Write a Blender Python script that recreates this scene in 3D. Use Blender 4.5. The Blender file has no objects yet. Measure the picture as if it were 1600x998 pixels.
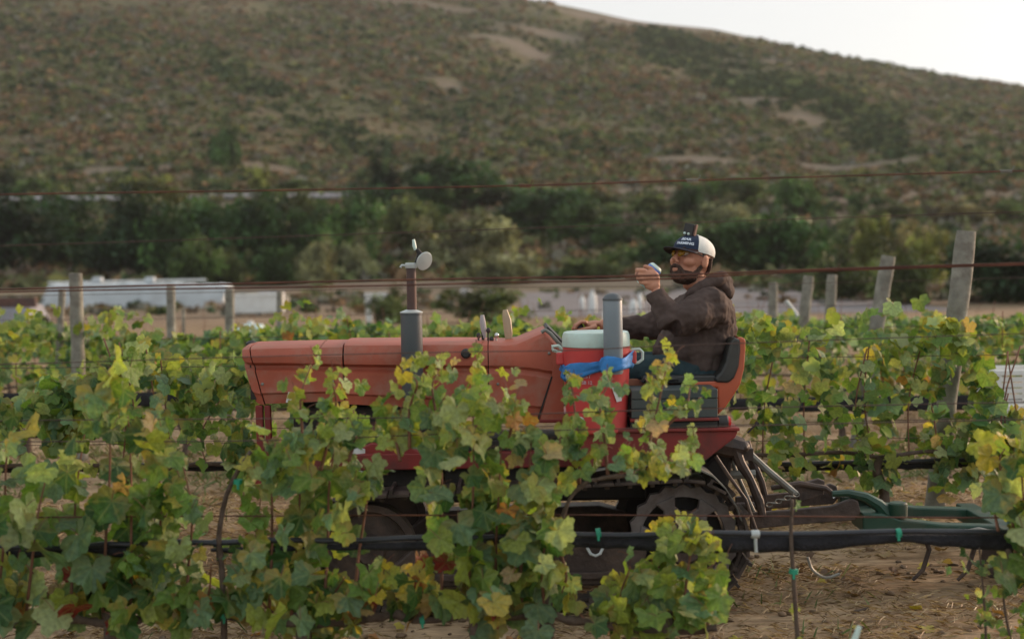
import bpy, math, random
import numpy as np
from mathutils import Vector, Matrix, noise, Euler

random.seed(7)
RNG = np.random.default_rng(11)
S = bpy.context.scene
COL = S.collection

# ------------------------------------------------------------------ camera
FPX, W0, H0 = 2222.0, 1600.0, 998.0
CAMZ = 1.53
PITCH = math.radians(-2.55)
ROLL = math.radians(0.93)
_F = Vector((0, math.cos(PITCH), math.sin(PITCH)))
_R0 = Vector((1, 0, 0))
_U0 = _R0.cross(_F)
_R = _R0 * math.cos(ROLL) - _U0 * math.sin(ROLL)
_U = _U0 * math.cos(ROLL) + _R0 * math.sin(ROLL)
cam_d = bpy.data.cameras.new('camera')
cam = bpy.data.objects.new('camera', cam_d)
COL.objects.link(cam)
cam_d.lens = 50.0
cam_d.sensor_width = 36.0
cam_d.clip_start = 0.05
cam_d.clip_end = 6000
cam_d.dof.use_dof = True
cam_d.dof.focus_distance = 6.4
cam_d.dof.aperture_fstop = 2.0
M3 = Matrix((_R, _U, -_F)).transposed()
cam.matrix_world = Matrix.Translation((0, 0, CAMZ)) @ M3.to_4x4()
S.camera = cam


def P(px, py, Y):
    """world point on the plane at distance Y that is seen at photo position px, py"""
    d = _F * FPX + _R * (px - W0 / 2) + _U * (H0 / 2 - py)
    k = Y / d.y
    return Vector((0, 0, CAMZ)) + d * k


# ------------------------------------------------------------------ sky and sun
SUN_EL, SUN_AZ = math.radians(12), math.radians(30)     # azimuth from +X towards +Y
wd = bpy.data.worlds.new('World')
S.world = wd
wd.use_nodes = True
nt = wd.node_tree
bg = nt.nodes['Background']
sky = nt.nodes.new('ShaderNodeTexSky')
sky.sky_type = 'NISHITA'
sky.sun_disc = False
sky.sun_elevation = SUN_EL
sky.sun_rotation = math.radians(90) - SUN_AZ
sky.air_density = 1.0
sky.dust_density = 3.5
sky.ozone_density = 1.0
hs = nt.nodes.new('ShaderNodeHueSaturation')
hs.inputs['Saturation'].default_value = 0.35
mixw = nt.nodes.new('ShaderNodeMix')
mixw.data_type = 'RGBA'
mixw.inputs[0].default_value = 0.62
nt.links.new(sky.outputs[0], hs.inputs['Color'])
nt.links.new(hs.outputs[0], mixw.inputs[6])
mixw.inputs[7].default_value = (6.05, 6.12, 6.12, 1)      # thin bright evening cloud veil
nt.links.new(mixw.outputs[2], bg.inputs[0])
bg.inputs[1].default_value = 0.100

sd = bpy.data.lights.new('sun', 'SUN')
sun = bpy.data.objects.new('sun', sd)
COL.objects.link(sun)
sd.energy = 2.4
sd.angle = math.radians(16)
sd.color = (1.0, 0.64, 0.40)
sdir = Vector((math.cos(SUN_EL) * math.cos(SUN_AZ), math.cos(SUN_EL) * math.sin(SUN_AZ), math.sin(SUN_EL)))
sun.rotation_euler = sdir.to_track_quat('Z', 'Y').to_euler()
sun.location = (20, 20, 20)

S.view_settings.view_transform = 'Standard'
S.view_settings.look = 'None'
S.view_settings.gamma = 1
S.view_settings.use_curve_mapping = False
S.view_settings.exposure = 0.86
S.cycles.max_bounces = 6
S.cycles.transparent_max_bounces = 8
S.cycles.volume_bounces = 0
S.cycles.use_denoising = True


# ------------------------------------------------------------------ helpers
def tag(o, label=None, cat=None, group=None, kind=None):
    if label: o['label'] = label
    if cat: o['category'] = cat
    if group: o['group'] = group
    if kind: o['kind'] = kind
    return o


ORG = {}


def thing(name, loc, label, cat, group=None):
    o = bpy.data.objects.new(name, None)
    COL.objects.link(o)
    o.empty_display_size = 0.1
    o.location = loc
    ORG[o] = Vector(loc)
    return tag(o, label, cat, group)


class MB:
    def __init__(self):
        self.v = []
        self.f = []

    def add(self, vs, fs):
        n = len(self.v)
        self.v.extend([Vector(p) for p in vs])
        self.f.extend([tuple(i + n for i in f) for f in fs])
        return self

    def box(self, a, b, rot=None, piv=None):
        x0, y0, z0 = a
        x1, y1, z1 = b
        vs = [Vector(p) for p in ((x0, y0, z0), (x1, y0, z0), (x1, y1, z0), (x0, y1, z0), (x0, y0, z1), (x1, y0, z1), (x1, y1, z1), (x0, y1, z1))]
        if rot is not None:
            piv = Vector(piv) if piv is not None else (vs[0] + vs[6]) / 2
            vs = [rot @ (p - piv) + piv for p in vs]
        return self.add(vs, [(0, 3, 2, 1), (4, 5, 6, 7), (0, 1, 5, 4), (1, 2, 6, 5), (2, 3, 7, 6), (3, 0, 4, 7)])

    def prism(self, poly, Y0, Y1, flip=False):
        """poly: list of (x, z) ; extruded between Y0 and Y1"""
        n = len(poly)
        vs = [(x, Y0, z) for x, z in poly] + [(x, Y1, z) for x, z in poly]
        ar = sum(poly[i][0] * poly[(i + 1) % n][1] - poly[(i + 1) % n][0] * poly[i][1] for i in range(n))
        fs = [tuple(range(n)), tuple(range(2 * n - 1, n - 1, -1))]
        for i in range(n):
            j = (i + 1) % n
            fs.append((j, i, i + n, j + n))
        if ar < 0:
            fs = [tuple(reversed(f)) for f in fs]
        return self.add(vs, fs)

    def pprism(self, pxs, Y0, Y1, Yr=None):
        Yr = Y0 if Yr is None else Yr
        return self.prism([(P(a, b, Yr).x, P(a, b, Yr).z) for a, b in pxs], Y0, Y1)

    def tube(self, pts, r, n=8, cap=True, flat=1.0):
        pts = [Vector(p) for p in pts]
        m = len(pts)
        rs = [r] * m if not hasattr(r, '__len__') else list(r)
        t0 = (pts[1] - pts[0]).normalized()
        up = Vector((0, 0, 1)) if abs(t0.z) < 0.9 else Vector((0, 1, 0))
        a = t0.cross(up).normalized()
        vs = []
        for i in range(m):
            if i == 0: t = pts[1] - pts[0]
            elif i == m - 1: t = pts[-1] - pts[-2]
            else: t = pts[i + 1] - pts[i - 1]
            t.normalize()
            a = (a - t * a.dot(t)).normalized()
            b = t.cross(a)
            for k in range(n):
                an = 2 * math.pi * k / n
                vs.append(pts[i] + a * (math.cos(an) * rs[i]) + b * (math.sin(an) * rs[i] * flat))
        fs = []
        for i in range(m - 1):
            for k in range(n):
                k2 = (k + 1) % n
                fs.append((i * n + k, i * n + k2, (i + 1) * n + k2, (i + 1) * n + k))
        if cap:
            fs.append(tuple(range(n - 1, -1, -1)))
            fs.append(tuple((m - 1) * n + k for k in range(n)))
        return self.add(vs, fs)

    def lathe(self, prof, c, axis=(0, 0, 1), n=24):
        """prof: list of (radius, height along axis)"""
        ax = Vector(axis).normalized()
        a = ax.orthogonal().normalized()
        b = ax.cross(a)
        c = Vector(c)
        vs, fs = [], []
        for r, h in prof:
            for k in range(n):
                an = 2 * math.pi * k / n
                vs.append(c + ax * h + (a * math.cos(an) + b * math.sin(an)) * max(r, 1e-4))
        for i in range(len(prof) - 1):
            for k in range(n):
                k2 = (k + 1) % n
                fs.append((i * n + k, i * n + k2, (i + 1) * n + k2, (i + 1) * n + k))
        fs.append(tuple(range(n - 1, -1, -1)))
        fs.append(tuple((len(prof) - 1) * n + k for k in range(n)))
        return self.add(vs, fs)

    def ell(self, c, r, rot=None, n=14, m=9):
        c = Vector(c)
        vs, fs = [], []
        for i in range(1, m):
            th = math.pi * i / m
            for k in range(n):
                ph = 2 * math.pi * k / n
                p = Vector((r[0] * math.sin(th) * math.cos(ph), r[1] * math.sin(th) * math.sin(ph), r[2] * math.cos(th)))
                if rot is not None: p = rot @ p
                vs.append(c + p)
        top = Vector((0, 0, r[2])); bot = Vector((0, 0, -r[2]))
        if rot is not None: top = rot @ top; bot = rot @ bot
        vs += [c + top, c + bot]
        T, B = len(vs) - 2, len(vs) - 1
        for i in range(m - 2):
            for k in range(n):
                k2 = (k + 1) % n
                fs.append((i * n + k, (i + 1) * n + k, (i + 1) * n + k2, i * n + k2))
        for k in range(n):
            k2 = (k + 1) % n
            fs.append((T, k, k2))
            fs.append((B, (m - 2) * n + k2, (m - 2) * n + k))
        return self.add(vs, fs)

    def grid(self, rows, close=False):
        """rows: list of lists of points -> quads"""
        n = len(rows[0])
        vs = [p for r in rows for p in r]
        fs = []
        for i in range(len(rows) - 1):
            for k in range(n if close else n - 1):
                k2 = (k + 1) % n
                fs.append((i * n + k, i * n + k2, (i + 1) * n + k2, (i + 1) * n + k))
        return self.add(vs, fs)

    def build(self, name, mat, parent=None, smooth=False, bevel=0, origin=None, edge=35, label=None):
        if parent is not None:
            org = ORG[parent]
        else:
            org = Vector(origin) if origin is not None else Vector((0, 0, 0))
        me = bpy.data.meshes.new(name)
        me.from_pydata([tuple(p - org) for p in self.v], [], self.f)
        me.update()
        o = bpy.data.objects.new(name, me)
        COL.objects.link(o)
        if parent is not None:
            o.parent = parent
        else:
            o.location = org
        ORG[o] = org
        if mat is not None: me.materials.append(mat)
        if smooth:
            me.shade_smooth()
            if edge: me.set_sharp_from_angle(angle=math.radians(edge))
        if bevel:
            b = o.modifiers.new('bevel', 'BEVEL')
            b.width = bevel; b.segments = 2; b.limit_method = 'ANGLE'; b.angle_limit = math.radians(40)
        if label: o['label'] = label
        return o


def np_mesh(name, verts, faces_flat, nper, mat, colors=None, origin=None, parent=None, smooth=False):
    """fast mesh of equal-sized faces. verts Nx3, faces_flat flat index array"""
    me = bpy.data.meshes.new(name)
    nf = len(faces_flat) // nper
    me.vertices.add(len(verts))
    me.vertices.foreach_set('co', np.asarray(verts, dtype=np.float32).ravel())
    me.loops.add(len(faces_flat))
    me.loops.foreach_set('vertex_index', np.asarray(faces_flat, dtype=np.int32))
    me.polygons.add(nf)
    me.polygons.foreach_set('loop_start', np.arange(0, nf * nper, nper, dtype=np.int32))
    me.update(calc_edges=True)
    if colors is not None:
        at = me.color_attributes.new('Col', 'FLOAT_COLOR', 'POINT')
        at.data.foreach_set('color', np.asarray(colors, dtype=np.float32).ravel())
    if mat is not None: me.materials.append(mat)
    if smooth: me.shade_smooth()
    o = bpy.data.objects.new(name, me)
    COL.objects.link(o)
    if parent is not None: o.parent = parent
    return o


# ------------------------------------------------------------------ materials
def new_mat(name):
    m = bpy.data.materials.new(name)
    m.use_nodes = True
    nt = m.node_tree
    return m, nt, nt.nodes['Principled BSDF']


def mat(name, c, rough=0.6, metal=0.0, var=0.25, scale=6.0, dirt=None, dirt_amt=0.0, bump=0.0, bscale=40.0, spec=0.5, coat=0.0, dscale=3.0, lo=0.45, hi=0.7):
    """base colour varied by noise, optional dirt colour in patches, optional bump"""
    m, nt, b = new_mat(name)
    N = nt.nodes; L = nt.links
    tc = N.new('ShaderNodeTexCoord')
    n1 = N.new('ShaderNodeTexNoise'); n1.inputs['Scale'].default_value = scale; n1.inputs['Detail'].default_value = 5
    L.new(tc.outputs['Object'], n1.inputs['Vector'])
    cr = N.new('ShaderNodeValToRGB')
    cr.color_ramp.elements[0].position = 0.3; cr.color_ramp.elements[1].position = 0.7
    cr.color_ramp.elements[0].color = [x * (1 - var) for x in c] + [1]
    cr.color_ramp.elements[1].color = [min(1, x * (1 + var)) for x in c] + [1]
    L.new(n1.outputs[0], cr.inputs[0])
    out = cr.outputs[0]
    if dirt:
        n2 = N.new('ShaderNodeTexNoise'); n2.inputs['Scale'].default_value = dscale; n2.inputs['Detail'].default_value = 8
        n2.inputs['Roughness'].default_value = 0.65
        L.new(tc.outputs['Object'], n2.inputs['Vector'])
        mr = N.new('ShaderNodeMapRange'); mr.inputs[1].default_value = lo; mr.inputs[2].default_value = hi; mr.inputs[4].default_value = dirt_amt
        L.new(n2.outputs[0], mr.inputs[0])
        mx = N.new('ShaderNodeMix'); mx.data_type = 'RGBA'
        L.new(mr.outputs[0], mx.inputs[0]); L.new(out, mx.inputs[6]); mx.inputs[7].default_value = list(dirt) + [1]
        out = mx.outputs[2]
        mr2 = N.new('ShaderNodeMapRange'); mr2.inputs[3].default_value = rough; mr2.inputs[4].default_value = min(1, rough + 0.3)
        L.new(mr.outputs[0], mr2.inputs[0]); L.new(mr2.outputs[0], b.inputs['Roughness'])
    else:
        b.inputs['Roughness'].default_value = rough
    L.new(out, b.inputs['Base Color'])
    b.inputs['Metallic'].default_value = metal
    b.inputs['Specular IOR Level'].default_value = spec
    b.inputs['Coat Weight'].default_value = coat
    if bump:
        n3 = N.new('ShaderNodeTexNoise'); n3.inputs['Scale'].default_value = bscale; n3.inputs['Detail'].default_value = 4
        L.new(tc.outputs['Object'], n3.inputs['Vector'])
        bp = N.new('ShaderNodeBump'); bp.inputs['Strength'].default_value = bump; bp.inputs['Distance'].default_value = 0.01
        L.new(n3.outputs[0], bp.inputs['Height']); L.new(bp.outputs[0], b.inputs['Normal'])
    return m


def leafy(name, src='OBJECT', trans=0.35, rough=0.5, edge=True, spec=0.45, nscale=9.0, tint=1.5):
    m, nt, b = new_mat(name)
    N = nt.nodes; L = nt.links
    tc = N.new('ShaderNodeTexCoord')
    if src == 'OBJECT':
        oi = N.new('ShaderNodeObjectInfo'); col = oi.outputs['Color']; alpha = oi.outputs['Alpha']
    else:
        at = N.new('ShaderNodeAttribute'); at.attribute_name = 'Col'; col = at.outputs['Color']; alpha = at.outputs['Alpha']
    ns = N.new('ShaderNodeTexNoise'); ns.inputs['Scale'].default_value = nscale; ns.inputs['Detail'].default_value = 3
    L.new(tc.outputs['Object'], ns.inputs['Vector'])
    mr = N.new('ShaderNodeMapRange'); mr.inputs[1].default_value = 0.3; mr.inputs[2].default_value = 0.7; mr.inputs[3].default_value = 0.72; mr.inputs[4].default_value = 1.3
    L.new(ns.outputs[0], mr.inputs[0])
    mu = N.new('ShaderNodeMix'); mu.data_type = 'RGBA'; mu.blend_type = 'MULTIPLY'; mu.inputs[0].default_value = 1
    L.new(col, mu.inputs[6]); L.new(mr.outputs[0], mu.inputs[7])
    out = mu.outputs[2]
    if name == 'tree_leaf':      # lit clumps and shaded gaps of the crown, painted into the leaf colour
        at2 = N.new('ShaderNodeAttribute'); at2.attribute_name = 'Col'
        mu2 = N.new('ShaderNodeMix'); mu2.data_type = 'RGBA'; mu2.blend_type = 'MULTIPLY'; mu2.inputs[0].default_value = 1
        L.new(out, mu2.inputs[6]); L.new(at2.outputs['Color'], mu2.inputs[7]); out = mu2.outputs[2]
    if edge:
        # yellowed margin: distance from the blade's middle (local coordinates) plus noise, scaled by the leaf's own amount
        sx = N.new('ShaderNodeVectorMath'); sx.operation = 'DISTANCE'; sx.inputs[1].default_value = (0, 0.38, 0)
        L.new(tc.outputs['Object'], sx.inputs[0])
        ad = N.new('ShaderNodeMath'); ad.operation = 'ADD'
        ns2 = N.new('ShaderNodeTexNoise'); ns2.inputs['Scale'].default_value = 4.0
        L.new(tc.outputs['Object'], ns2.inputs['Vector'])
        L.new(sx.outputs['Value'], ad.inputs[0]); L.new(ns2.outputs[0], ad.inputs[1])
        m2 = N.new('ShaderNodeMapRange'); m2.inputs[1].default_value = 0.78; m2.inputs[2].default_value = 1.05
        L.new(ad.outputs[0], m2.inputs[0])
        m3 = N.new('ShaderNodeMath'); m3.operation = 'MULTIPLY'
        L.new(m2.outputs[0], m3.inputs[0]); L.new(alpha, m3.inputs[1])
        mx = N.new('ShaderNodeMix'); mx.data_type = 'RGBA'
        L.new(m3.outputs[0], mx.inputs[0]); L.new(out, mx.inputs[6]); mx.inputs[7].default_value = (0.30, 0.24, 0.07, 1)
        out = mx.outputs[2]
    if edge and src == 'OBJECT':
        sxy = N.new('ShaderNodeSeparateXYZ'); L.new(tc.outputs['Object'], sxy.inputs[0])
        ab = N.new('ShaderNodeMath'); ab.operation = 'ABSOLUTE'; L.new(sxy.outputs[0], ab.inputs[0])
        last = None
        for an in (0, 56, 112):
            ca, sa = math.cos(math.radians(an)), math.sin(math.radians(an))
            m_1 = N.new('ShaderNodeMath'); m_1.operation = 'MULTIPLY'; m_1.inputs[1].default_value = ca; L.new(ab.outputs[0], m_1.inputs[0])
            m_2 = N.new('ShaderNodeMath'); m_2.operation = 'MULTIPLY_ADD'; m_2.inputs[1].default_value = -sa; L.new(sxy.outputs[1], m_2.inputs[0]); L.new(m_1.outputs[0], m_2.inputs[2])
            m_3 = N.new('ShaderNodeMath'); m_3.operation = 'ABSOLUTE'; L.new(m_2.outputs[0], m_3.inputs[0])
            if last is None: last = m_3.outputs[0]
            else:
                mn = N.new('ShaderNodeMath'); mn.operation = 'MINIMUM'; L.new(last, mn.inputs[0]); L.new(m_3.outputs[0], mn.inputs[1]); last = mn.outputs[0]
        vr = N.new('ShaderNodeMapRange'); vr.inputs[1].default_value = 0.010; vr.inputs[2].default_value = 0.030; vr.inputs[3].default_value = 0.30; vr.inputs[4].default_value = 0
        L.new(last, vr.inputs[0])
        vx = N.new('ShaderNodeMix'); vx.data_type = 'RGBA'; L.new(vr.outputs[0], vx.inputs[0]); L.new(out, vx.inputs[6]); vx.inputs[7].default_value = (0.26, 0.32, 0.12, 1)
        out = vx.outputs[2]
    L.new(out, b.inputs['Base Color'])
    b.inputs['Roughness'].default_value = rough
    b.inputs['Specular IOR Level'].default_value = spec
    tr = N.new('ShaderNodeBsdfTranslucent')
    mt = N.new('ShaderNodeMix'); mt.data_type = 'RGBA'; mt.blend_type = 'MULTIPLY'; mt.inputs[0].default_value = 1
    L.new(out, mt.inputs[6]); mt.inputs[7].default_value = (tint, tint * 0.95, tint * 0.4, 1)
    L.new(mt.outputs[2], tr.inputs[0])
    ms = N.new('ShaderNodeMixShader'); ms.inputs[0].default_value = trans
    L.new(b.outputs[0], ms.inputs[1]); L.new(tr.outputs[0], ms.inputs[2])
    L.new(ms.outputs[0], nt.nodes['Material Output'].inputs['Surface'])
    if src == 'OBJECT' and edge:
        bp = N.new('ShaderNodeBump'); bp.inputs['Strength'].default_value = 0.35; bp.inputs['Distance'].default_value = 0.04
        L.new(ns.outputs[0], bp.inputs['Height']); L.new(bp.outputs[0], b.inputs['Normal'])
    return m


M = {
    'leaf': leafy('leaf', trans=0.42),
    'leaf_far': leafy('leaf_far', 'ATTR', edge=False, nscale=4),
    'tree_leaf': leafy('tree_leaf', 'OBJECT', trans=0.2, edge=False, nscale=0.5, spec=0.2),
    'shrub': leafy('shrub', 'ATTR', trans=0.05, edge=False, nscale=0.4, spec=0.0, rough=.9, tint=1.0),
    'straw': leafy('straw', 'ATTR', trans=0.15, edge=False, nscale=3, spec=0.15),
    'red': mat('faded_red_paint', (0.37, 0.096, 0.058), 0.48, var=0.16, scale=5, dirt=(0.33, 0.215, 0.165), dirt_amt=0.62, dscale=9, lo=.48, hi=.72, bump=0.05, bscale=60, spec=0.35),
    'red_dark': mat('frame_red_paint', (0.20, 0.02, 0.018), 0.5, var=0.2, dirt=(0.05, 0.03, 0.025), dirt_amt=0.8, dscale=7),
    'seat_red': mat('seat_shell_paint', (0.50, 0.11, 0.05), 0.4, var=0.12, dirt=(0.2, 0.1, 0.07), dirt_amt=0.4),
    'black': mat('black_rubber', (0.018, 0.020, 0.022), 0.55, var=0.3, dirt=(0.07, 0.06, 0.05), dirt_amt=0.5, bump=0.1),
    'vinyl': mat('seat_vinyl', (0.030, 0.034, 0.034), 0.42, var=0.25, dirt=(0.10, 0.095, 0.08), dirt_amt=0.45, bump=0.15, bscale=25),
    'box': mat('toolbox_paint', (0.045, 0.066, 0.070), 0.45, var=0.2, dirt=(0.08, 0.075, 0.065), dirt_amt=0.5, dscale=6),
    'iron': mat('greasy_iron', (0.045, 0.032, 0.028), 0.55, var=0.4, scale=14, dirt=(0.13, 0.090, 0.068), dirt_amt=0.8, dscale=8, bump=0.4, bscale=50),
    'sprocket': mat('worn_sprocket_iron', (0.13, 0.118, 0.118), 0.5, var=0.3, scale=10, dirt=(0.07, 0.045, 0.035), dirt_amt=0.8, dscale=9, bump=0.3),
    'track': mat('track_steel', (0.035, 0.027, 0.025), 0.5, metal=0.2, var=0.4, scale=14, dirt=(0.12, 0.09, 0.07), dirt_amt=0.8, dscale=6, bump=0.4),
    'engine': mat('engine_block', (0.012, 0.011, 0.012), 0.6, var=0.4, dirt=(0.04, 0.028, 0.02), dirt_amt=0.8, bump=0.3),
    'muffler': mat('muffler_steel', (0.085, 0.105, 0.12), 0.45, metal=0.2, var=0.15, dirt=(0.10, 0.075, 0.06), dirt_amt=0.45),
    'pipe': mat('rusty_pipe', (0.07, 0.045, 0.042), 0.6, var=0.3, dirt=(0.16, 0.06, 0.035), dirt_amt=0.6),
    'zinc': mat('galvanised_metal', (0.50, 0.56, 0.57), 0.42, metal=0.25, var=0.1, dirt=(0.3, 0.29, 0.27), dirt_amt=0.4),
    'steelgrey': mat('worn_grey_steel', (0.21, 0.22, 0.20), 0.5, metal=0.2, var=0.2, dirt=(0.1, 0.07, 0.05), dirt_amt=0.6, dscale=12),
    'green': mat('implement_green_paint', (0.010, 0.050, 0.032), 0.45, var=0.2, dirt=(0.07, 0.065, 0.05), dirt_amt=0.6, dscale=7),
    'lid': mat('white_plastic', (0.55, 0.72, 0.68), 0.4, var=0.05, dirt=(0.45, 0.45, 0.36), dirt_amt=0.5, dscale=10),
    'cooler': mat('cooler_red_plastic', (0.55, 0.055, 0.055), 0.35, var=0.06, dirt=(0.46, 0.10, 0.09), dirt_amt=0.6),
    'tubegrey': mat('cup_tube_plastic', (0.20, 0.25, 0.29), 0.4, var=0.06, dirt=(0.26, 0.26, 0.26), dirt_amt=0.4),
    'bluecloth': mat('blue_strap_cloth', (0.035, 0.21, 0.55), 0.7, var=0.25, scale=18, bump=0.3, bscale=30),
    'skin': mat('skin', (0.49, 0.235, 0.15), 0.5, var=0.12, scale=14, dirt=(0.36, 0.13, 0.085), dirt_amt=0.5, dscale=9),
    'beard': mat('beard_hair', (0.060, 0.034, 0.024), 0.8, var=0.5, scale=80, bump=0.8, bscale=160),
    'hoodie': mat('hoodie_fabric', (0.078, 0.057, 0.051), 0.85, var=0.2, scale=9, dirt=(0.125, 0.095, 0.082), dirt_amt=0.6, bump=0.5, bscale=22, spec=0.2),
    'jeans': mat('jeans_denim', (0.030, 0.055, 0.065), 0.8, var=0.25, scale=14, bump=0.4, bscale=24, spec=0.2),
    'boot': mat('boot_leather', (0.05, 0.03, 0.02), 0.6, bump=0.2),
    'capnavy': mat('cap_navy_cotton', (0.010, 0.022, 0.055), 0.8, var=0.2, bump=0.2, bscale=90),
    'capbrim': mat('cap_brim_cotton', (0.022, 0.017, 0.026), 0.75, var=0.2),
    'capwhite': mat('cap_white_mesh', (0.72, 0.76, 0.74), 0.7, var=0.06, scale=60, bump=0.5, bscale=200),
    'print': mat('white_print', (0.62, 0.70, 0.80), 0.6, var=0.05),
    'white': mat('white_paint', (0.68, 0.72, 0.72), 0.5, var=0.08, dirt=(0.4, 0.38, 0.34), dirt_amt=0.5),
    'tarp': mat('white_sheet_plastic', (0.50, 0.56, 0.60), 0.5, var=0.14, scale=1.4, dirt=(0.36, 0.38, 0.40), dirt_amt=0.6, dscale=1.0, bump=0.3, bscale=3),
    'postwood': mat('weathered_post_wood', (0.24, 0.24, 0.205), 0.85, var=0.35, scale=9, dirt=(0.12, 0.10, 0.085), dirt_amt=0.7, dscale=12, bump=0.8, bscale=30),
    'bark': mat('vine_bark', (0.085, 0.060, 0.045), 0.9, var=0.4, scale=20, dirt=(0.16, 0.13, 0.11), dirt_amt=0.6, dscale=18, bump=0.9, bscale=50),
    'cane': mat('vine_cane', (0.17, 0.075, 0.045), 0.7, var=0.4, scale=16, bump=0.2),
    'treebark': mat('tree_bark', (0.09, 0.07, 0.055), 0.9, var=0.3, bump=0.5),
    'wire': mat('rusty_wire', (0.10, 0.040, 0.028), 0.65, metal=0.25, var=0.5, scale=6, dirt=(0.24, 0.10, 0.05), dirt_amt=0.7, dscale=3),
    'wirethin': mat('dull_wire', (0.095, 0.060, 0.050), 0.6, metal=0.3, var=0.4, scale=4),
    'hose': mat('black_hose', (0.022, 0.028, 0.038), 0.38, var=0.3, dirt=(0.08, 0.08, 0.08), dirt_amt=0.3),
    'net': mat('black_netting', (0.014, 0.015, 0.020), 0.8, var=0.5, scale=20, bump=0.8, bscale=60),
    'tie': mat('green_tie_tape', (0.02, 0.30, 0.19), 0.5, var=0.1),
    'lever': mat('lever_grip', (0.42, 0.40, 0.42), 0.4, var=0.1),
    'leverwood': mat('tan_lever_grip', (0.46, 0.37, 0.25), 0.5, var=0.15),
    'redlens': mat('red_lens', (0.45, 0.02, 0.02), 0.2),
    'chrome': mat('bright_metal', (0.6, 0.62, 0.62), 0.25, metal=0.8),
    'canblue': mat('can_print', (0.12, 0.22, 0.55), 0.35),
    'greymound': mat('grey_tarp', (0.26, 0.27, 0.30), 0.7, var=0.2, scale=2),
    'rock': mat('pale_rock', (0.42, 0.41, 0.41), 0.8, var=0.2, bump=0.5),
}
# tinted glasses lens
gm, gnt, gb = new_mat('yellow_lens')
gb.inputs['Base Color'].default_value = (0.5, 0.28, 0.02, 1)
gb.inputs['Roughness'].default_value = 0.08
gb.inputs['Transmission Weight'].default_value = 0.5
M['lens'] = gm
em, ent, eb = new_mat('eye_white'); eb.inputs['Base Color'].default_value = (0.6, 0.56, 0.5, 1); eb.inputs['Roughness'].default_value = 0.2
M['eye'] = em
im_, int_, ib = new_mat('eye_iris'); ib.inputs['Base Color'].default_value = (0.03, 0.015, 0.01, 1)
M['iris'] = im_


# ------------------------------------------------------------------ terrain
def horizon(px): return 413.0 - 26.0 * px / 1600.0


_rp = [-2600, -900, 0, 400, 700, 820, 1000, 1120, 1250, 1400, 1500, 1600, 1900, 2400, 3200, 4600]
_rv = [-230, -190, -95, -50, -12, 2, 36, 49, 77, 107, 124, 141, 176, 225, 280, 330]
RIDGE_Y = 520.0
RX = np.array([(p - 800) / FPX * RIDGE_Y for p in _rp])
RZ = np.array([CAMZ + (horizon(min(max(p, -500), 2200)) - v) / FPX * RIDGE_Y for p, v in zip(_rp, _rv)])


def fbm(x, y, s, o=4):
    v = 0.0; a = 1.0
    for i in range(o):
        v += a * noise.noise(Vector((x / s, y / s, 3.1 * i)))
        a *= 0.5; s *= 0.5
    return v


def gz(x, y):
    if y < 175:
        z = float(np.interp(y, [-60, 8.8, 60, 100, 126, 150, 175], [0, 0, -1.03, -0.95, 0.25, 3.6, 9.0]))
        if y > 100:
            z += (y - 100) / 75 * 0.8 * noise.noise(Vector((x / 40, y / 40, 0)))
        return z
    rz = float(np.interp(x, RX, RZ))
    t = (y - 175) / (RIDGE_Y - 175)
    n0 = noise.noise(Vector((x / 40, y / 40, 0)))
    if t <= 1:
        z = 9 + (rz - 9) * t ** 1.22
        k = min(1, t * 5) * (1 - t) * 4 if t > 0.5 else min(1, t * 5)
        k = min(1, max(0, k))
        z += k * (3.4 * fbm(x, y, 95, 3)) + 0.8 * n0 * (1 - k)
        # gully running up and to the right
        for gx0, gsl, dep in ((-40, 0.35, 4.0), (30, 0.62, 3.5), (-150, 0.2, 3.0), (120, 0.5, 3.5)):
            d = x - (gx0 + gsl * (y - 175) * 0.6 + 10 * noise.noise(Vector((0, y / 50, gx0))))
            z -= k * dep * math.exp(-(d / 11) ** 2)
    else:
        z = rz - (y - RIDGE_Y) * 0.35
        z += 0
    return z


def on_ground(px, py, y0=20.0, y1=600.0):
    """distance at which the photo position px, py meets the ground"""
    y = y0
    while y < y1:
        p = P(px, py, y)
        if p.z < gz(p.x, y): return y
        y += max(0.5, y * 0.01)
    return None


BARE = [(712, 141, 42, 9), (800, 70, 62, 9), (835, 86, 36, 6), (1150, 255, 120, 4), (395, 262, 70, 5), (860, 60, 60, 5),
        (1330, 265, 80, 6), (640, 8, 90, 6), (1010, 40, 130, 5), (1230, 180, 60, 5), (760, 42, 30, 6), (620, 272, 40, 4), (1040, 300, 90, 4),
        (1180, 160, 50, 4), (180, 268, 60, 4), (1420, 150, 80, 4), (1210, 100, 70, 4)]
BW = []
for a, b, rw, rh in BARE:
    d = on_ground(a, b, 120)
    if d is None: continue
    p = P(a, b, d)
    d2 = on_ground(a, b - rh, 120) or d + 20
    d3 = on_ground(a, b + rh, 120) or d - 10
    BW.append((p.x, (d2 + d3) / 2, rw / FPX * d, max(5, abs(d2 - d3) / 2)))


def bare(x, y):
    m = 0
    for bx, by, rx, ry in BW:
        q = ((x - bx) / rx) ** 2 + ((y - by) / ry) ** 2
        if q < 2.5: m = max(m, 1 - q / 1.6)
    if m > 0: m = max(0, min(1, m * 1.2 - .15 + 1.7 * fbm(x, y, 16, 4)))
    return m


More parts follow.
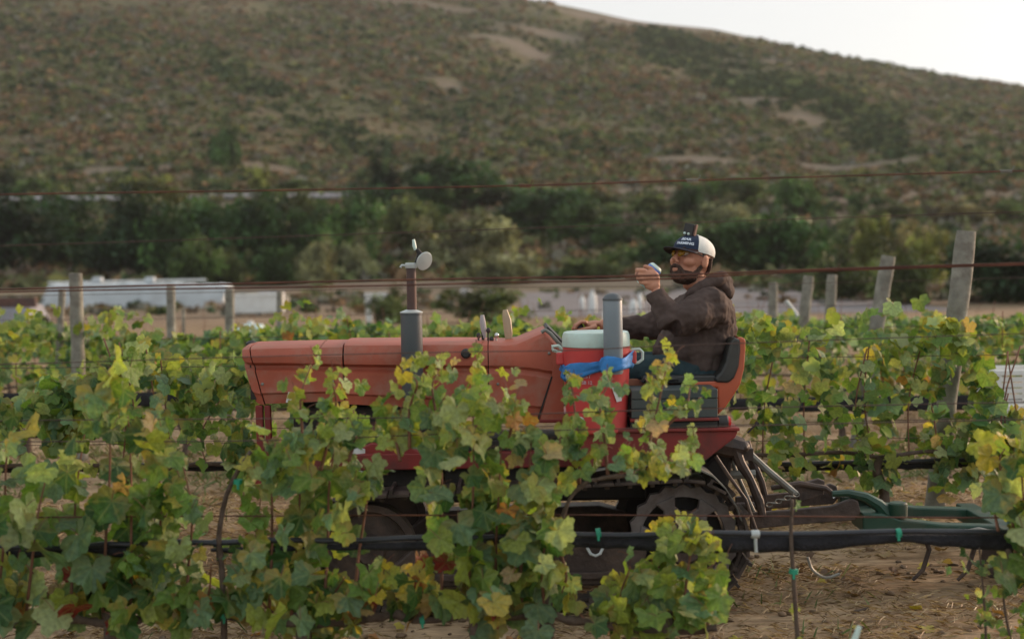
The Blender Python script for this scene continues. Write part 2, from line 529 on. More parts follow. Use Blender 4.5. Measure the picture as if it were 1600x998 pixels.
def sheet(name, xs, ys, m, colfn=None):
    X, Y = np.meshgrid(xs, ys)
    Z = np.array([[gz(x, y) for x in xs] for y in ys])
    v = np.stack([X, Y, Z], -1).reshape(-1, 3)
    nx, ny = len(xs), len(ys)
    i = (np.arange(ny - 1)[:, None] * nx + np.arange(nx - 1)[None, :]).ravel()
    f = np.stack([i, i + 1, i + nx + 1, i + nx], -1).ravel()
    c = None
    if colfn:
        c = np.zeros((len(v), 4)); c[:, 3] = 1
        c[:, 0] = [colfn(a[0], a[1]) for a in v]
    o = np_mesh(name, v, f, 4, m, c, smooth=True)
    o['kind'] = 'structure'
    return o


def ramp(N, L, src, stops):
    cr = N.new('ShaderNodeValToRGB')
    while len(cr.color_ramp.elements) < len(stops): cr.color_ramp.elements.new(0.5)
    for e, (p, c) in zip(cr.color_ramp.elements, stops):
        e.position = p; e.color = list(c) + [1]
    L.new(src, cr.inputs[0])
    return cr.outputs[0]


# near ground: dry mown cover crop and tan soil, streaked along the rows
gmat, nt, b = new_mat('dry_vineyard_soil')
N = nt.nodes; L = nt.links
tc = N.new('ShaderNodeTexCoord')
mp = N.new('ShaderNodeMapping'); mp.inputs['Scale'].default_value = (0.35, 1.0, 1.0)
L.new(tc.outputs['Object'], mp.inputs[0])
nA = N.new('ShaderNodeTexNoise'); nA.inputs['Scale'].default_value = 1.1; nA.inputs['Detail'].default_value = 8; nA.inputs['Roughness'].default_value = 0.7
L.new(mp.outputs[0], nA.inputs['Vector'])
nB = N.new('ShaderNodeTexNoise'); nB.inputs['Scale'].default_value = 14; nB.inputs['Detail'].default_value = 6
mp2 = N.new('ShaderNodeMapping'); mp2.inputs['Scale'].default_value = (0.5, 1.3, 1)
L.new(tc.outputs['Object'], mp2.inputs[0]); L.new(mp2.outputs[0], nB.inputs['Vector'])
c1 = ramp(N, L, nA.outputs[0], [(0.30, (0.115, 0.072, 0.042)), (0.45, (0.24, 0.170, 0.105)), (0.58, (0.38, 0.29, 0.195)), (0.8, (0.46, 0.37, 0.265))])
c2 = ramp(N, L, nB.outputs[0], [(0.3, (0.45, 0.42, 0.38)), (0.7, (1.35, 1.3, 1.2))])
mm = N.new('ShaderNodeMix'); mm.data_type = 'RGBA'; mm.blend_type = 'MULTIPLY'; mm.inputs[0].default_value = 0.8
L.new(c1, mm.inputs[6]); L.new(c2, mm.inputs[7])
# farther field turns to grey brown earth and faint green strips
sp = N.new('ShaderNodeSeparateXYZ'); L.new(tc.outputs['Object'], sp.inputs[0])
mr = N.new('ShaderNodeMapRange'); mr.inputs[1].default_value = 45; mr.inputs[2].default_value = 80
L.new(sp.outputs[1], mr.inputs[0])
nC = N.new('ShaderNodeTexNoise'); nC.inputs['Scale'].default_value = 0.06; nC.inputs['Detail'].default_value = 6
mp3 = N.new('ShaderNodeMapping'); mp3.inputs['Scale'].default_value = (0.6, 3.0, 1)
L.new(tc.outputs['Object'], mp3.inputs[0]); L.new(mp3.outputs[0], nC.inputs['Vector'])
c3 = ramp(N, L, nC.outputs[0], [(0.35, (0.17, 0.13, 0.10)), (0.5, (0.25, 0.19, 0.135)), (0.62, (0.13, 0.12, 0.065)), (0.75, (0.20, 0.165, 0.10))])
mx = N.new('ShaderNodeMix'); mx.data_type = 'RGBA'
L.new(mr.outputs[0], mx.inputs[0]); L.new(mm.outputs[2], mx.inputs[6]); L.new(c3, mx.inputs[7])
L.new(mx.outputs[2], b.inputs['Base Color']); b.inputs['Roughness'].default_value = 0.95; b.inputs['Specular IOR Level'].default_value = 0.15
bp = N.new('ShaderNodeBump'); bp.inputs['Strength'].default_value = 0.9; bp.inputs['Distance'].default_value = 0.05
L.new(nB.outputs[0], bp.inputs['Height']); L.new(bp.outputs[0], b.inputs['Normal'])

xs = np.concatenate([np.linspace(-900, -120, 14), np.linspace(-110, -12, 30), np.linspace(-10, 10, 90), np.linspace(12, 110, 30), np.linspace(120, 900, 14)])
ys = np.concatenate([np.linspace(-60, 1, 12), np.linspace(1.5, 30, 120), np.linspace(31, 175, 80)])
_gz = gz


def gz(x, y):
    z = _gz(x, y)
    if 1 < y < 40 and abs(x) < 14:
        z += 0.016 * fbm(x, y, 0.9, 3)
    if 4.7 < y < 8.3:      # wheel and track ruts of the alley
        z -= 0.02 * (math.exp(-((y - 6.12) / 0.18) ** 2) + math.exp(-((y - 6.98) / 0.18) ** 2))
    return z


ground = sheet('ground', xs, ys, gmat)

# hillside
hmat, nt, b = new_mat('chaparral_hillside')
N = nt.nodes; L = nt.links
tc = N.new('ShaderNodeTexCoord')
n1 = N.new('ShaderNodeTexNoise'); n1.inputs['Scale'].default_value = 0.035; n1.inputs['Detail'].default_value = 9; n1.inputs['Roughness'].default_value = 0.65
L.new(tc.outputs['Object'], n1.inputs['Vector'])
n2 = N.new('ShaderNodeTexNoise'); n2.inputs['Scale'].default_value = 0.55; n2.inputs['Detail'].default_value = 5
L.new(tc.outputs['Object'], n2.inputs['Vector'])
h1 = ramp(N, L, n1.outputs[0], [(0.3, (0.085, 0.098, 0.052)), (0.45, (0.120, 0.118, 0.066)), (0.58, (0.155, 0.125, 0.076)), (0.75, (0.135, 0.146, 0.080))])
h2 = ramp(N, L, n2.outputs[0], [(0.3, (0.55, 0.55, 0.5)), (0.7, (1.3, 1.25, 1.2))])
mm = N.new('ShaderNodeMix'); mm.data_type = 'RGBA'; mm.blend_type = 'MULTIPLY'; mm.inputs[0].default_value = 1
L.new(h1, mm.inputs[6]); L.new(h2, mm.inputs[7])
at = N.new('ShaderNodeAttribute'); at.attribute_name = 'Col'
mx = N.new('ShaderNodeMix'); mx.data_type = 'RGBA'
sp = N.new('ShaderNodeSeparateColor'); L.new(at.outputs['Color'], sp.inputs[0]); L.new(sp.outputs[0], mx.inputs[0])
L.new(mm.outputs[2], mx.inputs[6]); mx.inputs[7].default_value = (0.185, 0.155, 0.120, 1)
L.new(mx.outputs[2], b.inputs['Base Color']); b.inputs['Roughness'].default_value = 1; b.inputs['Specular IOR Level'].default_value = 0.1
bp = N.new('ShaderNodeBump'); bp.inputs['Strength'].default_value = 0.8; bp.inputs['Distance'].default_value = 0.8
L.new(n2.outputs[0], bp.inputs['Height']); L.new(bp.outputs[0], b.inputs['Normal'])
xs = np.concatenate([np.linspace(-1100, -300, 20), np.linspace(-290, 290, 200), np.linspace(300, 1100, 20)])
ys = np.concatenate([np.linspace(175, 520, 130), np.linspace(524, 800, 20)])
hill = sheet('hill', xs, ys, hmat, bare)

# road cut across the foot of the hill, seen as a pale strip
rows = []
for i in range(60):
    t = i / 59
    px = -200 + t * 760
    py = 311 + 4 * math.sin(t * 5)
    d = on_ground(px, py + (6 * t), 100) or 180
    c = P(px, py + 6 * t, d)
    zc = gz(c.x, d)
    rows.append([(c.x, d - 2.6, zc + 0.15), (c.x, d - 2.2, zc + 0.75), (c.x, d + 2.2, zc + 0.85), (c.x, d + 2.6, zc + 0.3)])
rd = MB().grid(rows).build('road', mat('pale_road', (0.34, 0.32, 0.33), 0.9, var=0.15, scale=0.3), smooth=True)
rd['kind'] = 'structure'


# ------------------------------------------------------------------ shrubs over the hillside (nobody could count them)
def pick(cols, w):
    return cols[RNG.choice(len(cols), p=np.array(w) / sum(w))]


SHC = np.array([(0.118, 0.150, 0.062), (0.155, 0.168, 0.082), (0.205, 0.140, 0.080), (0.045, 0.072, 0.034), (0.19, 0.19, 0.155), (0.23, 0.23, 0.08), (0.19, 0.155, 0.120)])
SHW = np.array([0.24, 0.2, 0.19, 0.14, 0.12, 0.04, 0.07])


def leaf_blobs(cents, sizes, cols, per, quad, flat=0.7, jit=0.25):
    """many small leafy faces around each centre -> verts, flat faces, colours"""
    n = len(cents)
    d = RNG.normal(size=(n, per, 3)); d /= np.linalg.norm(d, axis=2, keepdims=True)
    d[..., 2] = np.abs(d[..., 2]) * 1.1 - 0.15
    rr = RNG.uniform(0.45, 1.05, (n, per, 1))
    c = cents[:, None, :] + d * rr * sizes[:, None, None] * np.array([1, 1, flat])
    u = RNG.normal(size=(n, per, 3)); u /= np.linalg.norm(u, axis=2, keepdims=True)
    w = np.cross(u, RNG.normal(size=(n, per, 3))); w /= np.linalg.norm(w, axis=2, keepdims=True)
    q = quad * sizes[:, None, None] * RNG.uniform(0.6, 1.4, (n, per, 1))
    v = np.stack([c - u * q, c - w * q * 0.7, c + u * q, c + w * q * 0.7], 2).reshape(-1, 3)
    cc = cols[:, None, :] * RNG.uniform(1 - jit, 1 + jit, (n, per, 1))
    cc = np.repeat(cc, 4, axis=1).reshape(-1, 3)
    cc = np.concatenate([cc, np.zeros((len(cc), 1))], 1)
    return v, np.arange(len(v)), cc


cents, sizes, cols = [], [], []
tries = 0
while len(cents) < 30000 and tries < 150000:
    tries += 1
    y = 96 + 440 * random.random() ** 0.85
    x = random.uniform(-0.44, 0.44) * y
    if bare(x, y) > 0.25: continue
    den = 0.62 + 0.8 * fbm(x, y, 60, 3)
    if random.random() > den: continue
    z = gz(x, y)
    if y > 470 and random.random() < 0.5: continue
    if y < 112 and x < 12: continue
    s = random.choice((0.5, 0.7, 0.8, 1.0, 1.3)) * (1.15 if y > 300 else 0.95)
    nn = fbm(x + 300, y, 45, 3)
    if x < 10 and y > 190 and random.random() < .22: nn = -1
    ci = int(RNG.choice(7, p=SHW))
    if nn > 0.25 and random.random() < 0.6: ci = random.choice((0, 3, 0, 3, 1))
    elif nn < -0.25 and random.random() < 0.5: ci = random.choice((2, 2, 6, 1))
    # a dark belt of tall brush climbing right of the middle
    p = (x / y * FPX + 800)
    pyy = horizon(p) - (z - CAMZ) / y * FPX
    if abs(pyy - (60 + (p - 1000) * 0.40)) < 32 and 1000 < p < 1420: ci = 3 if random.random() < 0.75 else 0; s *= 1.3
    if abs(pyy - (95 + (p - 330) * 0.55)) < 22 and 330 < p < 620: ci = 3 if random.random() < 0.6 else 0; s *= 1.15
    cents.append((x, y, z + 0.1 * s)); sizes.append(s); cols.append(SHC[ci] * random.uniform(0.8, 1.2))
for k in range(900):
    y = random.uniform(66, 99); x = random.uniform(-.44, .44) * y
    if -1 < x < 17 and random.random() < .8: continue
    s = random.uniform(.22, .55); ci = random.choice((0, 1, 2, 4, 6, 3))
    cents.append((x, y, gz(x, y) + .05)); sizes.append(s); cols.append(SHC[ci] * random.uniform(.8, 1.2))
v, f, c = leaf_blobs(np.array(cents), np.array(sizes), np.array(cols), 16, 0.42)
o = np_mesh('hillside_shrubs', v, f, 4, M['shrub'], c)
tag(o, 'low olive and rust brown chaparral scrub covering the hillside', 'scrub', kind='stuff')


# ------------------------------------------------------------------ trees
def crown_mesh(seed, flat=0.85, clumps=60, per=70, quad=0.06):
    rg = np.random.default_rng(seed)
    cs, ss = [], []
    lobes = rg.normal(size=(5, 3)) * 0.28
    while len(cs) < clumps:
        p = rg.uniform(-1, 1, 3)
        if np.linalg.norm(p) > 1: continue
        q = p * (0.35 + 0.5 * rg.random()) + lobes[rg.integers(5)]
        if q[2] < -0.62: continue
        cs.append(q); ss.append(rg.uniform(0.20, 0.36))
    cs, ss = np.array(cs), np.array(ss)
    n = len(cs)
    d = rg.normal(size=(n, per, 3)); d /= np.linalg.norm(d, axis=2, keepdims=True)
    rr = rg.uniform(0.4, 1.1, (n, per, 1))
    c = cs[:, None, :] + d * rr * ss[:, None, None]
    u = rg.normal(size=(n, per, 3)); u /= np.linalg.norm(u, axis=2, keepdims=True)
    w = np.cross(u, rg.normal(size=(n, per, 3))); w /= np.linalg.norm(w, axis=2, keepdims=True)
    q = quad * rg.uniform(0.6, 1.5, (n, per, 1))
    v = np.stack([c - u * q, c - w * q * 0.6, c + u * q, c + w * q * 0.6], 2).reshape(-1, 3)
    # normalise to unit half-width and 0..1 height
    v[:, 0] /= np.percentile(np.abs(v[:, 0]), 97)
    v[:, 1] /= np.percentile(np.abs(v[:, 1]), 97)
    z0, z1 = np.percentile(v[:, 2], 1.5), np.percentile(v[:, 2], 98.5)
    v[:, 2] = (v[:, 2] - z0) / (z1 - z0)
    me = bpy.data.meshes.new('crown')
    me.vertices.add(len(v)); me.vertices.foreach_set('co', v.astype(np.float32).ravel())
    me.loops.add(len(v)); me.loops.foreach_set('vertex_index', np.arange(len(v), dtype=np.int32))
    nf = len(v) // 4
    me.polygons.add(nf); me.polygons.foreach_set('loop_start', np.arange(0, nf * 4, 4, dtype=np.int32))
    me.update(calc_edges=True)
    k = rg.choice([.35, .55, .8, 1.0, 1.3, 1.7], size=n)  # clump tones imitate lit and shaded foliage by colour
    cc = np.repeat(k, per * 4)
    cc = np.stack([cc, cc, cc, np.ones_like(cc)], -1)
    at = me.color_attributes.new('Col', 'FLOAT_COLOR', 'POINT'); at.data.foreach_set('color', cc.astype(np.float32).ravel())
    me.materials.append(M['tree_leaf'])
    return me


CROWNS = [crown_mesh(100 + i) for i in range(7)]


def trunk_mesh(seed):
    r = random.Random(seed)
    b = MB()
    b.tube([(0, 0, -0.1), (0.03, 0, 0.25), (r.uniform(-.05, .05), 0.02, 0.55), (r.uniform(-.1, .1), 0, 0.85)], [0.075, 0.055, 0.04, 0.015], 7)
    for k in range(5):
        an = k * 1.3 + r.random()
        h = r.uniform(0.22, 0.5)
        b.tube([(0.02, 0, h), (0.3 * math.cos(an), 0.3 * math.sin(an), h + 0.2), (0.62 * math.cos(an), 0.62 * math.sin(an), h + 0.36)], [0.035, 0.022, 0.008], 5)
    me = bpy.data.meshes.new('trunk')
    me.from_pydata([tuple(p) for p in b.v], [], b.f)
    me.materials.append(M['treebark'])
    me.update()
    return me


TRUNKS = [trunk_mesh(i) for i in range(3)]
OAK = (0.042, 0.098, 0.032); OAK2 = (0.056, 0.116, 0.036); OLIVE = (0.095, 0.125, 0.046); WILLOW = (0.23, 0.245, 0.135)
YELG = (0.175, 0.205, 0.055); MIDG = (0.082, 0.140, 0.042); DARK = (0.022, 0.050, 0.022); TANB = (0.19, 0.17, 0.085)
KIND = {OAK: 'dark green oak', OAK2: 'deep green oak', OLIVE: 'olive green tree', WILLOW: 'pale grey green willow', YELG: 'yellow green bush', MIDG: 'mid green tree', DARK: 'nearly black evergreen', TANB: 'dry tan bush'}
# px centre, base py, top py, half width px, distance or None (= where the base meets the ground), colour, extra label words
TREES = [
    (-120, 440, 322, 90, 128, OAK, 'just past the left end of the tree belt'),
    (20, 440, 314, 84, 126, DARK, 'at the left end of the tree belt behind the grey tarp'),
    (118, 438, 312, 62, 131, OAK, 'behind the large post at the left'),
    (205, 440, 316, 70, 124, DARK, 'behind the long white sheet, left half'),
    (268, 436, 332, 52, 122, OAK2, 'behind the long white sheet, right half'),
    (322, 438, 326, 56, 128, OAK, 'with its top just under the pale road'),
    (388, 440, 322, 58, 125, OAK, 'behind the white bin'),
    (452, 440, 306, 56, 134, OLIVE, 'tallest of the belt right of the pale road'),
    (500, 441, 332, 46, 126, OAK2, 'left of the exhaust flap'),
    (548, 440, 318, 46, 130, OAK, 'between two pale willows'),
    (-5, 305, 248, 34, None, DARK, 'on the lower slope at the left edge'),
    (60, 306, 280, 26, None, MIDG, 'small one beside the road at the left'),
    (240, 330, 282, 50, None, YELG, 'above the road behind the oaks'),
    (498, 452, 384, 26, 108, WILLOW, 'standing in front of the oaks left of the tractor pipe'),
    (440, 448, 392, 34, 112, OAK2, 'low one behind the grey trailer'),
    (300, 446, 380, 40, 110, MIDG, 'low one at the foot of the oaks behind the white sheet'),
    (360, 447, 395, 30, 112, OLIVE, 'low one right of the centre of the white sheet'),
    (604, 330, 252, 27, 165, DARK, 'tall pointed one above the belt'),
    (570, 375, 292, 48, 158, OAK, 'left of the tall pointed evergreen'),
    (660, 362, 284, 44, 160, OAK, 'between the pointed evergreen and the broad dark oak'),
    (725, 368, 256, 66, 165, OAK, 'broad one above the willow in the middle'),
    (795, 372, 296, 44, 168, DARK, 'right of the broad oak'),
    (652, 430, 318, 52, 140, OLIVE, 'behind the exhaust flap'),
    (725, 440, 346, 74, 120, WILLOW, 'wide one right of the exhaust flap'),
    (560, 446, 376, 30, 118, WILLOW, 'narrow one left of the exhaust flap'),
    (788, 446, 400, 52, 108, WILLOW, 'low spreading one above the levers'),
    (850, 424, 302, 66, 150, OAK, 'large one left of the driver'),
    (905, 430, 322, 50, 145, OAK2, 'second one left of the driver'),
    (960, 432, 345, 48, 142, OAK2, 'nearest the raised hand on its left'),
    (985, 436, 392, 40, 125, MIDG, 'low one behind the raised hand'),
    (930, 445, 405, 44, 112, OLIVE, 'low one above the grey tube'),
    (348, 266, 200, 25, None, OAK, 'lone one on the open hillside'),
    (1048, 434, 362, 60, 118, OAK, 'directly behind the driver cap'),
    (1080, 340, 293, 27, None, OAK, 'first of three on the slope above the cap'),
    (1118, 312, 284, 22, None, MIDG, 'small one on the slope above the cap'),
    (1168, 322, 282, 40, None, MIDG, 'second of three on the slope above the cap'),
    (1250, 342, 284, 34, None, OAK2, 'third and roundest of three on the slope'),
    (1345, 332, 304, 20, None, OAK, 'small one alone right of the three on the slope'),
    (1140, 362, 314, 44, 150, WILLOW, 'dome shaped one behind the cap'),
    (1120, 436, 352, 50, 116, MIDG, 'right behind the white back of the cap'),
    (1180, 438, 350, 60, 112, OAK2, 'left of the small posts'),
    (1238, 440, 346, 56, 110, OAK, 'behind the two small posts'),
    (1370, 414, 350, 32, 100, YELG, 'left of the middle post'),
    (1422, 420, 360, 34, 98, TANB, 'between the middle post and the big post'),
    (1462, 432, 368, 34, 92, YELG, 'just left of the big post'),
    (1335, 470, 402, 50, 72, OLIVE, 'low one behind the thin posts'),
    (1418, 482, 398, 48, 66, OLIVE, 'behind the vines between the two right posts'),
    (1560, 488, 384, 62, 66, DARK, 'right of the big post'),
    (1650, 492, 400, 60, 64, DARK, 'at the right edge'),
    (1290, 466, 430, 42, 80, MIDG, 'low one behind the two thin posts'),
    (450, 545, 440, 1, 0, None, ''),
    (740, 500, 474, 62, 52, OLIVE, 'low round one above the tractor levers'),
    (610, 500, 480, 40, 52, OLIVE, 'low one left of the muffler'),
    (410, 300, 262, 18, None, YELG, 'small one right of the lone hillside tree'),
    (470, 302, 284, 26, None, MIDG, 'low one over the right end of the road'),
    (1500, 352, 322, 42, None, TANB, 'dry one on the lower right slope'),
    (1570, 345, 318, 36, None, MIDG, 'low one on the lower right slope'),
    (1400, 345, 322, 36, None, OLIVE, 'low one on the slope above the middle post'),
    (1010, 330, 306, 34, None, OLIVE, 'low one on the slope left of the cap'),
    (930, 322, 296, 40, None, OLIVE, 'on the slope above the large oaks left of the driver'),
]
for i, (px, pb, pt, hw, Y, c, words) in enumerate(TREES):
    if c is None: continue
    if Y is None:
        Y = on_ground(px, pb, 120) or 250
    base = P(px, pb, Y)
    top = P(px, pt, Y)
    zb = gz(base.x, Y)
    H = max(1.2, (top.z - zb) * 1.07)
    R_ = hw / FPX * Y * 1.08
    bushy = c in (YELG, TANB, WILLOW) or H < 4
    label = f'{KIND[c]} {words}' if words else KIND[c]
    nm = 'oak_tree' if c in (OAK, OAK2) else ('evergreen_tree' if c == DARK else ('willow_tree' if c == WILLOW else ('bush' if c in (YELG, TANB) else 'tree')))
    t = thing(nm, (base.x, Y, zb), label, 'bush' if nm == 'bush' else 'tree', 'bushes below the hill' if nm == 'bush' else 'trees between the vineyard and the hill')
    cr = bpy.data.objects.new('crown', CROWNS[i % 7]); COL.objects.link(cr); cr.parent = t
    lift = H * (0.02 if bushy else 0.10)
    cr.location = (0, 0, lift)
    cr.scale = (R_, R_ * 0.95, H - lift)
    cr.rotation_euler = (0, 0, random.uniform(0, 6.28))
    k = random.uniform(0.85, 1.15)
    cr.color = (c[0] * k, c[1] * k, c[2] * k, 0)
    tr = bpy.data.objects.new('trunk', TRUNKS[i % 3]); COL.objects.link(tr); tr.parent = t
    tr.scale = (R_ * 0.9, R_ * 0.9, H * 0.9)

# ------------------------------------------------------------------ mid ground: sheets, bins, small white things
def frame_obj(px, py, Y): p = P(px, py, Y); return Vector((p.x, Y, gz(p.x, Y)))


Y = on_ground(190, 483, 30)
t = thing('sheet_covered_stack', frame_obj(190, 480, Y), 'long low stack under a pale bluish white plastic sheet at the left', 'covered stack')
rows = []
for k in range(40):
    u = k / 39
    px = 62 + u * 292
    wob = 0.03 * math.sin(k * 1.9) + 0.03 * math.sin(k * 0.7 + 1)
    a = P(px - 6 + (12 if k == 0 else 0), 482, Y); bq = P(px + (10 if k < 3 else 0), 447 - 3 * math.sin(u * 3), Y)
    g = gz(a.x, Y)
    rows.append([(a.x, Y, g), (a.x + 0.02, Y + 0.05, g + 0.5), (bq.x, Y + 0.22, bq.z - 0.06 + wob * .5), (bq.x, Y + 0.45, bq.z + wob), (bq.x, Y + 1.5, bq.z + 0.06 + wob), (bq.x, Y + 1.95, bq.z - 0.1), (a.x, Y + 2.2, g)])
mbs = MB().grid(rows)
for e in (0, -1): mbs.add(rows[e], [tuple(range(7)) if e == -1 else tuple(reversed(range(7)))])
mbs.build('sheet', M['tarp'], t, smooth=True)
mb = MB()
a = P(66, 443, Y); bq = P(316, 438, Y)
mb.tube([a + Vector((0, 1.0, 0.02)), bq + Vector((0, 1.0, 0.02))], 0.06, 8)
mb.build('ridge_bar', M['white'], t)
for px in (145, 228):
    q = P(px, 436, Y)
    mb = MB(); mb.box((q.x - .28, Y + .7, q.z - .28), (q.x + .26, Y + 1.2, q.z + .10)); mb.build('white_bundle', M['tarp'], t, bevel=0.08)
Y = on_ground(402, 494, 30)
t = thing('harvest_bin', frame_obj(402, 492, Y), 'white harvest bin standing right of the long covered stack', 'bin')
a = P(366, 494, Y); bq = P(438, 461, Y); g = gz(a.x, Y)
mb = MB()
for (x0, x1, y0, y1) in ((a.x, bq.x, Y, Y + .06), (a.x, bq.x, Y + 1.1, Y + 1.16), (a.x, a.x + .06, Y + .06, Y + 1.1), (bq.x - .06, bq.x, Y + .06, Y + 1.1)):
    mb.box((x0, y0, g + .12), (x1, y1, bq.z))
mb.box((a.x + .06, Y + .06, g + .12), (bq.x - .06, Y + 1.1, g + .2))
mb.build('bin_wall', M['white'], t, bevel=0.02)
mb = MB(); mb.box((a.x - .03, Y - .03, bq.z + .002), (bq.x + .03, Y + 1.19, bq.z + .07)); mb.build('rim', M['white'], t, bevel=0.02)
for k in range(3):
    x = a.x + (bq.x - a.x) * k / 2.2
    mb = MB(); mb.box((x, Y + .05, g), (x + .15, Y + 1.1, g + .118)); mb.build('skid', M['postwood'], t)
Y = on_ground(430, 487, 30)
t = thing('flatbed_trailer', frame_obj(430, 486, Y), 'small grey trailer with a dark wheel behind the white bin', 'trailer')
a = P(395, 480, Y); bq = P(446, 456, Y)
mb = MB(); mb.box((a.x, Y, a.z + .15), (bq.x, Y + 1.4, bq.z - .25)); mb.build('deck', M['steelgrey'], t, bevel=.03)
mb = MB(); mb.box((a.x + .2, Y + .1, bq.z - .248), (bq.x - .2, Y + 1.2, bq.z)); mb.build('load', M['greymound'], t, bevel=.08)
g = gz(a.x, Y)
for x in (a.x + .4, bq.x - .3):
    mb = MB(); mb.lathe([(0.34, 0), (0.36, .05), (.36, .17), (.34, .2)], (x, Y - .22, g + .36), (0, 1, 0), 20); mb.build('wheel', M['black'], t, smooth=True)
mb = MB(); mb.tube([(a.x, Y + .7, a.z + .2), (a.x - 1.0, Y + .7, g + .35)], .05, 6); mb.build('drawbar', M['steelgrey'], t)
Y = 30.0
c = frame_obj(392, 515, Y); q = P(392, 505, Y); e = P(416, 515, Y)
t = thing('water_tank', c, 'pale rounded plastic tank low behind the left vine rows', 'tank')
rr = e.x - c.x
mb = MB(); mb.lathe([(0.02, -rr), (.16, -rr * .96), (.25, -rr * .75), (.27, 0), (.25, rr * .75), (.16, rr * .96), (.02, rr)], (c.x, Y, q.z - .27), (1, 0, 0), 20)
mb.build('tank_body', M['lid'], t, smooth=True)
mb = MB(); mb.lathe([(.07, 0), (.07, .05), (.05, .07)], (c.x, Y, q.z - .02), (0, 0, 1), 16); mb.build('filler_cap', M['white'], t, smooth=True)
for s in (-1, 1):
    mb = MB(); mb.box((c.x + s * rr * .6 - .05, Y - .22, c.z - .02), (c.x + s * rr * .6 + .05, Y + .22, q.z - .47)); mb.build('cradle', M['postwood'], t)
Y = 55.0
c = frame_obj(588, 500, Y)
t = thing('white_frame_sign', c, 'white panel on a leg behind the vines left of the muffler', 'sign panel')
a = P(570, 480, Y); bq = P(606, 457, Y)
mb = MB(); mb.box((a.x, Y, a.z), (bq.x, Y + .04, bq.z)); mb.build('panel', M['white'], t, bevel=.01)
for px in (576, 600):
    q = P(px, 470, Y); mb = MB(); mb.box((q.x - .12, Y + .045, c.z), (q.x + .12, Y + .12, a.z + .3)); mb.build('leg', M['white'], t)
Y = 50.0
c = frame_obj(20, 480, Y)
t = thing('tarp_covered_mound', c, 'grey lilac tarpaulin over a low mound at the left edge', 'covered mound')
rows = []
for k in range(24):
    u = k / 23; px = -90 + u * 145
    h = (1.25 - 0.30 * u + .04 * math.sin(k * 2.1)) * (1 if 0 < k < 23 else .6)
    x = P(px, 470, Y).x; g = gz(x, Y)
    rows.append([(x, Y - .8, g), (x, Y - .4, g + h * .6), (x, Y + .2, g + h), (x, Y + 1.2, g + h * .9), (x, Y + 2, g)])
MB().grid(rows).build('tarp', M['greymound'], t, smooth=True)
a = P(-60, 466, Y - 1.2); bq = P(56, 466, Y - 1.2)
mb = MB(); mb.box((a.x, Y - 1.25, a.z - .35), (bq.x, Y - 1.05, a.z)); mb.build('board', M['pipe'], t)
# a belt of pale rocks and white jugs on the bare grey strip
for k, (px, py, w, h, Yk, lab) in enumerate([(728, 454, 24, 8, 88, 'flat pale rock left of the two others above the levers'), (752, 466, 14, 5, 84, 'small flat pale rock below the other two above the levers'), (768, 456, 8, 8, 88, 'upright pale rock at the right of the group above the levers'), (690, 463, 16, 4, 86, 'thin pale rock right of the exhaust pipe')]):
    q = P(px, py, Yk); g = gz(q.x, Yk)
    hh = max(.2, q.z - g + h / 2 / FPX * Yk)
    mb = MB(); mb.ell((q.x, Yk, g + hh * .45), (w / 2 / FPX * Yk, .5, hh * .55), n=10, m=7)
    for v_ in mb.v: v_ += Vector((noise.noise(v_ * 2), noise.noise(v_ * 2 + Vector((5, 0, 0))), noise.noise(v_ * 2.3))) * .12
    o = mb.build('rock', M['rock'], origin=(q.x, Yk, g)); tag(o, lab, 'rock', 'pale rocks beyond the vines')
for k, (px, pt, pb, w, Yk, lab) in enumerate([(926, 452, 478, 13, 62, 'tall white jug standing left of the grey cup tube'), (910, 460, 470, 8, 66, 'small white jug left of the tall jug'), (1000, 456, 468, 10, 64, 'white jug below the raised hand'), (990, 466, 474, 14, 60, 'small overturned white jug between the cup tube and the hand'), (945, 480, 490, 8, 40, 'small white jug just left of the cup tube top')]):
    q = P(px, pb, Yk); tz = P(px, pt, Yk).z; g = gz(q.x, Yk); g = min(g, q.z); r = w / 2 / FPX * Yk
    h = tz - g
    t = thing('white_jug', (q.x, Yk, g), lab, 'jug', 'white jugs beyond the vines')
    mb = MB(); mb.lathe([(r * .85, 0), (r, h * .08), (r * .96, h * .5), (r * .85, h * .74), (r * .5, h * .82), (r * .42, h * .9)], (q.x, Yk, g), n=14); mb.build('jug_body', M['white'], t, smooth=True)
    mb = MB(); mb.lathe([(r * .4, h * .9), (r * .4, h)], (q.x, Yk, g), n=12); mb.build('cap', M['tarp'], t, smooth=True)

# grey bare strip behind the tractor on the right
gx = MB()
rows = []
for k in range(30):
    x = 0.5 + k * 0.62
    w = .7 * math.sin(k * .5)
    rows.append([(x, 57 + w, gz(x, 57 + w) + .02), (x, 66, gz(x, 66) + .03), (x, 80 + w, gz(x, 80 + w) + .03), (x, 97 - w, gz(x, 97 - w) + .02)])
o = gx.grid(rows).build('path', mat('grey_earth', (0.155, 0.145, 0.15), 0.95, var=0.2, scale=.7), smooth=True)
o['kind'] = 'structure'

# ------------------------------------------------------------------ tractor
TC = 6.55                                   # centre line of the tractor
tractor = thing('crawler_tractor', (P(760, 900, TC).x, TC, 0), 'faded red crawler tractor with rusty tracks driving between the vine rows', 'tractor')
T = tractor


